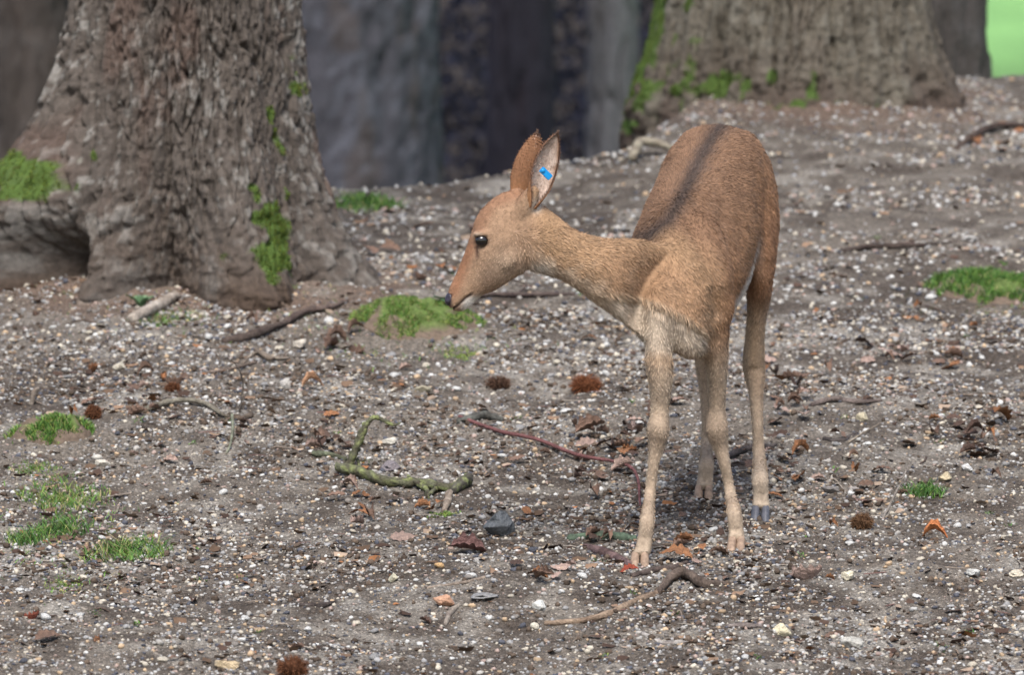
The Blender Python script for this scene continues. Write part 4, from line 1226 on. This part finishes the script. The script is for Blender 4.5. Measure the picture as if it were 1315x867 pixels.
# ------------------------------------------------------------------ dead leaves
def leaf_mesh(seed, curl, lobes=True):
    rs = np.random.default_rng(seed); n = 17; V = []; F = []; ph = rs.uniform(0, 6)
    bend = rs.uniform(-1, 1) * curl; roll = rs.uniform(.3, 1) * curl; tw = rs.uniform(-.6, .6) * curl
    for i in range(n):
        u = i / (n - 1)
        w = .30 * math.sin(math.pi * min(1, u * .93 + .05)) ** .75
        if lobes: w *= 1 + .20 * math.cos(u * 4 * 2 * math.pi + ph)
        if i == 0: w = .012
        if i == 1: w = .03
        cz = bend * .35 * math.sin(math.pi * u); cx_ = u - .5
        for j, s_ in enumerate((-1, -.5, 0, .5, 1)):
            ang = roll * s_ * 1.5
            yy = w * (math.sin(ang) / (roll * 1.5) if abs(roll) > .05 else s_); zz = w * (1 - math.cos(ang)) * 1.3 + rs.normal() * .018 * (abs(s_) + .3)
            c_, sn_ = math.cos(tw * (u - .5) * 2), math.sin(tw * (u - .5) * 2)
            V.append((cx_, yy * c_ - zz * sn_, yy * sn_ + zz * c_ + cz))
    for i in range(n - 1):
        for j in range(4):
            a = i * 5 + j; F.append((a, a + 1, a + 6, a + 5))
    me = mesh_poly('dead_leaf', np.array(V), F); me.materials.append(M_LEAF)
    return me
LM = [leaf_mesh(300 + i, .3 + .09 * i) for i in range(12)]
LKIND = [(lin(142, 98, 66), 'rust orange', 'rust orange dead leaves'), (lin(116, 92, 78), 'dull brown', 'dull brown dead leaves'), (lin(160, 136, 124), 'pale pinkish', 'pale pinkish dead leaves'), (lin(84, 65, 56), 'dark wet brown', 'dark wet brown dead leaves')]
def leaf(px, py, ln, kind, label=None, group=None, rz=None, lift=.010, col=None, me=None, tilt=.35):
    g = G(px, py)
    c, kn, gr = LKIND[kind]
    o = link('dead_leaf', me or random.choice(LM), None, None, (g.x, g.y, g.z + lift))
    s_ = ln * g.y / FPX
    o.scale = (s_, s_, s_)
    o.rotation_euler = (random.uniform(-tilt, tilt) + (.25), random.uniform(-tilt, tilt), random.uniform(0, 6.28) if rz is None else rz)
    c = c if col is None else col
    o.color = (*np.clip(c * random.uniform(.8, 1.25), 0, 1), 1)
    tag(o, label or ('%s dead leaf near %s' % (kn, near(px, py))), 'leaf', group or (gr + ' near ' + near(px, py)))
    return o
def lone(*a, **k):
    o = leaf(*a, **k)
    if 'group' in o: del o['group']
lone(1035, 744, 46, 2, 'large grey pink dead leaf propped on edge on bare soil', rz=.4, lift=.022, tilt=.2)
lone(868, 722, 44, 0, 'long orange dead leaf beside the front hoof', rz=-.2, lift=.014)
lone(757, 566, 44, 1, 'large curled brown leaf arching over the red stem', rz=.3, lift=.03)
lone(1285, 545, 40, 0, 'upright rusty leaf at the edge of the leaf cluster', rz=1.0, lift=.025)
lone(401, 502, 30, 2, 'pale orange leaf near the upright pale pebble', rz=.2, col=lin(196, 150, 116))
lone(600, 711, 50, 1, 'crumpled purple brown leaf beside the dark grey rock', rz=.1, lift=.012, col=lin(104, 76, 72))
lone(516, 694, 34, 2, 'flat pinkish leaf below the lichen covered branch', rz=.3)
lone(462, 666, 30, 0, 'orange leaf below the bend of the lichen covered branch', rz=-.4)
lone(676, 662, 24, 0, 'small upright orange leaf behind the dark grey rock', rz=1.3, lift=.018)
lone(808, 738, 26, 0, 'dark red leaf lying against the front hoof', rz=.2, col=lin(132, 60, 40))
lone(1143, 458, 36, 2, 'pale buff leaf on the slope behind the deer', rz=.2, lift=.016)
lone(1200, 696, 34, 0, 'orange tan leaf lying on smooth dark soil', rz=-.1, col=lin(176, 112, 70))
lone(60, 824, 36, 1, 'dark brown leaf with a cream pebble on it', rz=.4)
lone(40, 795, 22, 0, 'small brick red leaf scrap on bare soil', rz=.1, col=lin(150, 84, 66))
CL = [(790, 560, 50, 30, 22, (.15, .4, .2, .25)), (1235, 570, 45, 25, 20, (.12, .42, .12, .34)), (1015, 510, 40, 40, 20, (.25, .3, .3, .15)), (1000, 600, 40, 25, 14, (.4, .3, .2, .1)),
      (480, 640, 55, 25, 16, (.3, .35, .25, .1)), (425, 575, 30, 12, 9, (.1, .45, .2, .25)), (1160, 460, 50, 18, 10, (.1, .45, .35, .1)), (760, 600, 60, 30, 14, (.2, .35, .3, .15)),
      (890, 705, 35, 18, 8, (.6, .2, .1, .1)), (780, 690, 40, 15, 9, (.2, .4, .1, .3)), (700, 740, 60, 20, 8, (.1, .5, .2, .2)), (150, 530, 60, 30, 9, (.3, .4, .2, .1)), (540, 320, 60, 30, 8, (.3, .5, .2, 0)),
      (440, 450, 30, 10, 7, (.1, .6, .1, .2)), (870, 520, 20, 10, 5, (.3, .3, .4, 0)), (1260, 180, 60, 20, 5, (.7, .3, 0, 0)), (1085, 600, 50, 30, 6, (.3, .4, .2, .1)), (200, 490, 60, 14, 5, (.7, .2, .1, 0))]
for (a_, b_, sx_, sy_, n_, p_) in CL:
    for i in range(n_):
        leaf(a_ + random.gauss(0, sx_ * .6), b_ + random.gauss(0, sy_ * .6), random.uniform(14, 34), int(RNG.choice(4, p=p_)), lift=random.uniform(.006, .02))
for i in range(70):
    b_ = random.uniform(300, 860); leaf(random.uniform(20, 1310), b_, random.uniform(11, 24), int(RNG.choice(4, p=(.24, .4, .22, .14))), lift=.006)

# ------------------------------------------------------------------ sticks and branches
def px_path(pts):
    """(px, py) on the ground, (px, py, h) h metres above it, (px, py, 'i') at the depth of point i"""
    out = []; dep = []
    for p in pts:
        if len(p) == 3 and isinstance(p[2], str):
            d = dep[int(p[2])]; out.append(np.array(P(p[0], p[1], d))); dep.append(d)
        else:
            g = G(p[0], p[1]); h = p[2] if len(p) == 3 else 0.0
            out.append(np.array([g.x, g.y, g.z + h])); dep.append(g.y)
    return out
def twig_obj(name, pts, rad, c0, c1=None, parent=None, origin=None, sides=8, seed=0, knob=.34, lichen=None, sub=6):
    p = px_path(pts) if len(pts[0]) != 3 or True else pts
    r = [max(.0006, v) for v in rad]
    if len(r) == 2: r = list(np.linspace(r[0], r[1], len(p)))
    V, Fq, Ft, t = tube_np(p, r, sides, knob, seed, sub)
    V[:, 2] += .35 * r[0] if parent is None else 0
    o0 = np.array(p[0]) if origin is None else np.array(origin)
    nz = fbm(V[:, 0] * 40, V[:, 1] * 40, V[:, 2] * 40, seed, 3)[:, None]
    k = np.clip(.5 + nz * .7, 0, 1); C = c0 * (1 - k) + (c1 if c1 is not None else c0 * .7) * k
    if lichen is not None:
        q = sstep(.15, .6, fbm(V[:, 0] * 70, V[:, 1] * 70, V[:, 2] * 70, seed + 9, 3))[:, None]; C = C * (1 - q) + lichen * q
    return link(name, mesh_poly(name, V - o0, list(Fq) + list(Ft), C), M_TWIG, parent, None if parent else Vector(o0))
def stick(pts, rad, c0, c1, label, seed=0, name='stick', knob=.28, cat='stick', group=None):
    return tag(twig_obj(name, pts, rad, c0, c1, seed=seed, knob=knob), label, cat, group)

# the lichen covered branch
g0 = G(437, 606)
br = root('broken_branch', g0, 'broken branch covered in green lichen with one limb raised', 'branch')
LB = dict(parent=br, origin=g0, lichen=lin(132, 138, 92), knob=.42)
bc, bc2 = lin(104, 104, 84), lin(66, 60, 50)
twig_obj('main_stem', [(434, 606, .022), (462, 615, .020), (500, 622, .018), (540, 628, .016), (575, 632, .014), (590, 630, .014)], [.015, .016, .0145, .0145, .014, .013], bc, bc2, seed=2, sides=10, **LB)
twig_obj('stub', [(582, 636, .012), (592, 630, .016), (602, 622, .018)], [.012, .017, .016], lin(92, 88, 80), lin(56, 52, 48), seed=3, sides=10, **LB)
dref = G(448, 606).y
def elev(pts): return [(448, 606)] + [(a, b, '0') for a, b in pts]
twig_obj('raised_limb', elev([(446, 603), (452, 588), (460, 570), (467, 552), (473, 542), (482, 536), (494, 541), (506, 546), (514, 543)])[1:] if False else [(448, 606, .018), (452, 588, '0'), (460, 570, '0'), (467, 552, '0'), (473, 542, '0'), (482, 536, '0'), (494, 541, '0'), (506, 546, '0'), (514, 543, '0')], [.013, .0125, .012, .011, .0085, .007, .006, .0045, .0025], bc, bc2, seed=4, sides=10, **LB)
twig_obj('side_twig', [(467, 551, 0.12), (475, 556, 0.10), (484, 562, .07)] if False else [(452, 596, .03), (459, 600, .022), (462, 604, .012)], [.009, .006, .004], bc, bc2, seed=5, **LB)
twig_obj('side_twig', [(524, 622, .022), (535, 629, .018), (547, 634, .012), (549, 641, .004)], [.0085, .008, .0085, .007], bc, bc2, seed=6, **LB)
twig_obj('side_twig', [(549, 640, .006), (556, 636, .010), (566, 629, .014)], [.006, .0075, .008], bc, bc2, seed=7, **LB)
twig_obj('splintered_end', [(577, 638, .012), (574, 650, .008), (570, 660, .004)], [.012, .011, .008], lin(176, 162, 146), lin(112, 98, 86), seed=8, parent=br, origin=g0)
stick([(402, 585), (420, 585), (445, 592)], [.010, .010, .007], lin(112, 118, 96), lin(80, 80, 66), 'short grey green stick lying behind the raised limb', 11)
stick([(590, 541, .012), (640, 556, .012), (690, 572, .016), (740, 587, .02), (790, 602, .02), (812, 612, .022), (820, 628, .018), (821, 645, .012), (824, 662, .004)], [.0062, .0062, .006, .006, .0055, .005, .0045, .004, .003], lin(136, 92, 90), lin(96, 66, 64), 'long dull red bramble stem curving towards the front leg', 12, 'bramble_stem', .1, 'stem')
stick([(188, 529), (208, 524, .01), (235, 521, .014), (262, 525, .014), (284, 537, .008), (296, 541)], [.011, .010, .009, .008, .0065, .005], lin(132, 126, 112), lin(92, 84, 74), 'curved bare grey stick bowing off the ground', 13)
stick([(300, 538), (310, 539), (323, 535)], [.012, .012, .009], lin(110, 98, 86), lin(74, 62, 54), 'stubby dark wood piece beside the upright bare twig', 14)
stick([(308, 530), (311, 512, '0'), (312, 495, '0'), (309, 480, '0'), (302, 468, '0'), (297, 464, '0')], [.0035, .0032, .003, .0026, .002, .0012], lin(100, 92, 84), lin(64, 58, 54), 'thin upright bare twig bent over at its tip', 15)
stick([(298, 540, .006), (299, 556, .006), (296, 574, .004), (290, 586)], [.0055, .005, .004, .003], lin(140, 142, 122), lin(100, 100, 86), 'pale green twig lying below the upright bare twig', 16)
stick([(700, 805), (740, 800), (780, 792), (812, 778), (848, 762)], [.0075, .0095, .010, .010, .0095], lin(152, 132, 112), lin(112, 94, 80), 'long bare brown stick below the front hoof', 17)
stick([(845, 764), (862, 752, .01), (880, 748, .012), (905, 755, .008), (930, 752)], [.009, .014, .015, .014, .010], lin(112, 98, 88), lin(70, 60, 54), 'knotted dark wood piece at the end of the long bare stick', 18)
stick([(543, 757), (580, 753), (615, 745), (654, 735)], [.0045, .005, .0052, .0045], lin(150, 136, 122), lin(110, 98, 88), 'thin straight grey brown twig on gravel', 19)
stick([(730, 694), (760, 692), (790, 692), (816, 694)], [.012, .0165, .0165, .012], lin(92, 108, 90), lin(70, 76, 66), 'mossy green flat log piece behind the front hoof', 20)
stick([(752, 704), (775, 712), (796, 721), (808, 727)], [.010, .016, .015, .010], lin(112, 92, 90), lin(78, 62, 60), 'purplish brown bark slab against the front hoof', 21, 'bark_slab', .2, 'bark')
stick([(812, 741), (840, 735), (865, 731), (886, 722)], [.008, .011, .010, .006], lin(96, 84, 78), lin(66, 56, 52), 'dark bark sliver lying in front of the front hoof', 22, 'bark_slab', .2, 'bark')
stick([(1134, 666), (1142, 652, '0'), (1150, 634, '0'), (1158, 620, '0'), (1164, 604, '0')], [.0045, .004, .0034, .0026, .0015], lin(160, 152, 144), lin(120, 110, 102), 'pale forked twig standing up beside the deep green tuft', 23)
stick([(1150, 634, .05), (1158, 632, .05), (1169, 620, .06)], [.002, .0018, .001], lin(150, 140, 132), lin(116, 106, 100), 'thin pale twig leaning on the forked one', 24)
stick([(588, 545, .004), (606, 542, .006), (625, 540, .006), (644, 543, .004)], [.012, .0145, .0145, .010], lin(98, 98, 92), lin(66, 64, 60), 'short dark weathered log behind the red stem end', 25)
stick([(170, 414, .01), (192, 405, .012), (214, 394, .012), (226, 387, .01)], [.020, .021, .019, .014], lin(176, 166, 154), lin(130, 118, 106), 'pale bleached log lying in the hollow at the oak foot', 26, 'log', .25, 'log')
stick([(286, 444), (310, 440, .01), (340, 430, .012), (366, 420, .008)], [.014, .017, .015, .010], lin(96, 84, 76), lin(64, 54, 50), 'dark root lying out from the oak foot', 27, 'root', .25, 'root')
stick([(360, 420), (390, 408, .01), (420, 401, .01), (446, 394)], [.012, .012, .010, .006], lin(108, 94, 86), lin(74, 62, 58), 'brown stick in line with the dark oak root', 28)
stick([(600, 383), (630, 381, .008), (665, 384, .008), (700, 380, .008), (738, 376)], [.006, .0075, .009, .0085, .006], lin(98, 86, 80), lin(68, 58, 56), 'long dark stick on the slope behind the deer throat', 29)
stick([(664, 382, .01), (676, 374, .02), (655, 366, .02)], [.005, .004, .002], lin(98, 86, 80), lin(68, 58, 56), 'short side twig crossing the stick behind the throat', 30)
stick([(312, 466), (330, 458, .01), (352, 464, .01), (372, 460)], [.005, .006, .0055, .004], lin(150, 138, 124), lin(104, 92, 82), 'pale forked dry stick below the oak roots', 31)
stick([(328, 450), (335, 461, .012), (350, 466, .01), (372, 452)], [.007, .007, .006, .004], lin(140, 126, 112), lin(96, 84, 74), 'bent dry stick crossing the pale forked one', 32)
stick([(380, 462), (398, 478)], [.006, .005], lin(150, 140, 128), lin(110, 98, 88), 'short dry stick end beyond the pale forked one', 33)
stick([(240, 484), (290, 478, .006), (330, 466)], [.005, .006, .004], lin(140, 124, 112), lin(96, 84, 76), 'straight thin stick behind the curved bare grey stick', 34)
stick([(1042, 522), (1070, 517, .008), (1100, 520, .006), (1132, 517)], [.008, .010, .009, .005], lin(116, 104, 98), lin(80, 70, 66), 'knobbly grey stick on the slope beside brown leaves', 35)
stick([(1058, 565), (1080, 566), (1100, 558)], [.007, .010, .006], lin(92, 84, 80), lin(64, 58, 56), 'dark short stick below the knobbly grey one', 36)
stick([(1090, 570, .004), (1108, 560, .01), (1128, 548, .006)], [.0022, .002, .0015], lin(170, 156, 138), lin(130, 116, 100), 'hair thin straw twig by the cream stone', 37)
stick([(930, 590), (955, 583, .008), (975, 580, .008), (996, 574)], [.010, .011, .010, .007], lin(92, 84, 80), lin(62, 56, 54), 'dark stick lying behind the legs of the deer', 38)
stick([(938, 600), (960, 596), (985, 590)], [.008, .010, .006], lin(86, 78, 74), lin(58, 52, 50), 'second dark stick beside the one behind the legs', 39)
stick([(1080, 325), (1120, 322, .01), (1170, 320, .01), (1250, 312)], [.009, .010, .009, .005], lin(88, 76, 70), lin(60, 52, 48), 'dark twig stretched across the far slope', 40)
stick([(1228, 190), (1255, 178, .02), (1285, 168, .02), (1330, 164)], [.012, .014, .012, .01], lin(92, 78, 70), lin(64, 54, 50), 'dark fallen twig high on the slope by the right trunk', 41)
stick([(812, 212, .02), (822, 203, .05), (842, 199, .05), (868, 200, .02)], [.018, .020, .018, .010], lin(160, 152, 134), lin(120, 110, 96), 'pale root looping out at the foot of the mossy trunk', 42, 'root', .2, 'root')
stick([(824, 812), (850, 822), (880, 828), (905, 842)], [.0065, .0075, .0085, .006], lin(176, 170, 162), lin(130, 122, 116), 'pale weathered stick below the large cream stone', 43)
stick([(935, 806), (955, 808, .006), (978, 806)], [.007, .009, .005], lin(136, 126, 120), lin(100, 90, 86), 'grey root bit left of the large cream stone', 44)
stick([(385, 780), (410, 779), (430, 775)], [.007, .009, .006], lin(76, 68, 64), lin(52, 46, 44), 'short black stick on bare gravel', 45)
stick([(572, 800), (578, 790), (590, 778)], [.006, .008, .006], lin(150, 140, 128), lin(112, 100, 92), 'short pale stick beside the orange tan stone', 46)
stick([(1090, 690), (1110, 702), (1125, 712)], [.004, .004, .003], lin(110, 98, 90), lin(76, 66, 62), 'short brown twig below the burr on soil', 47)
stick([(40, 520), (44, 505, '0'), (50, 500, '0')], [.009, .008, .005], lin(150, 140, 128), lin(110, 98, 88), 'short pale stub poking up beside the oak root', 48)
for i in range(48):
    a_, b_ = random.uniform(20, 1300), random.uniform(300, 860); an = random.uniform(0, math.pi); ln = random.uniform(14, 48)
    dx, dy = math.cos(an) * ln, math.sin(an) * ln * .3
    cc = random.choice([lin(132, 118, 106), lin(96, 82, 74), lin(154, 142, 130), lin(110, 96, 88)])
    stick([(a_, b_), (a_ + dx * .5 + random.uniform(-3, 3), b_ + dy * .5 + random.uniform(-2, 2), .004), (a_ + dx, b_ + dy)], [.0032, .003, .0018], cc, cc * .7, 'small dry twig fragment near ' + near(a_, b_), 60 + i, 'twig', .25, 'twig', 'small dry twig fragments near ' + near(a_, b_))

# ------------------------------------------------------------------ chestnut burrs
def burr(px, py, wpx, label, flat=.8, c=lin(112, 74, 52)):
    g = G(px, py); r = wpx * .5 * g.y / FPX
    rt = root('chestnut_burr', g, label, 'burr')
    bm = bmesh.new(); bmesh.ops.create_icosphere(bm, subdivisions=3, radius=r * .72)
    for v in bm.verts: v.co = Vector((v.co.x, v.co.y, v.co.z * flat + r * flat * .62)) * (1 + .06 * math.sin(v.co.x * 300))
    me = bpy.data.meshes.new('husk'); bm.to_mesh(me); bm.free()
    V = np.array([v.co for v in me.vertices]); set_col(me, np.ones((len(V), 3)) * c * .6)
    link('husk', me, M_TWIG, rt)
    n = 900; q = RNG.normal(size=(n, 3)); q /= np.linalg.norm(q, axis=1)[:, None]
    p = q * np.array([1, 1, flat]) * r * .7; p[:, 2] += r * flat * .62
    hair_mesh('spines', p, q, r * .42 * (.6 + .6 * RNG.random(n)), .0016, .6, c * (.7 + .7 * RNG.random((n, 1))), M_TWIG, rt)
burr(120, 537, 23, 'round brown spiny burr beside the small grassy hump', .95)
burr(222, 503, 22, 'flattened brown burr beside orange leaves under the oak', .6)
burr(376, 868, 44, 'large reddish brown burr beside the long cream stone', .7)
burr(752, 503, 44, 'wide squashed reddish burr between deer leg and mound', .6, lin(124, 78, 52))
burr(640, 500, 34, 'dark brown burr half buried in soil below the mound', .6, lin(98, 74, 60))
burr(1107, 678, 32, 'brown spiny burr at the foot of the forked twig', .8, lin(110, 82, 60))
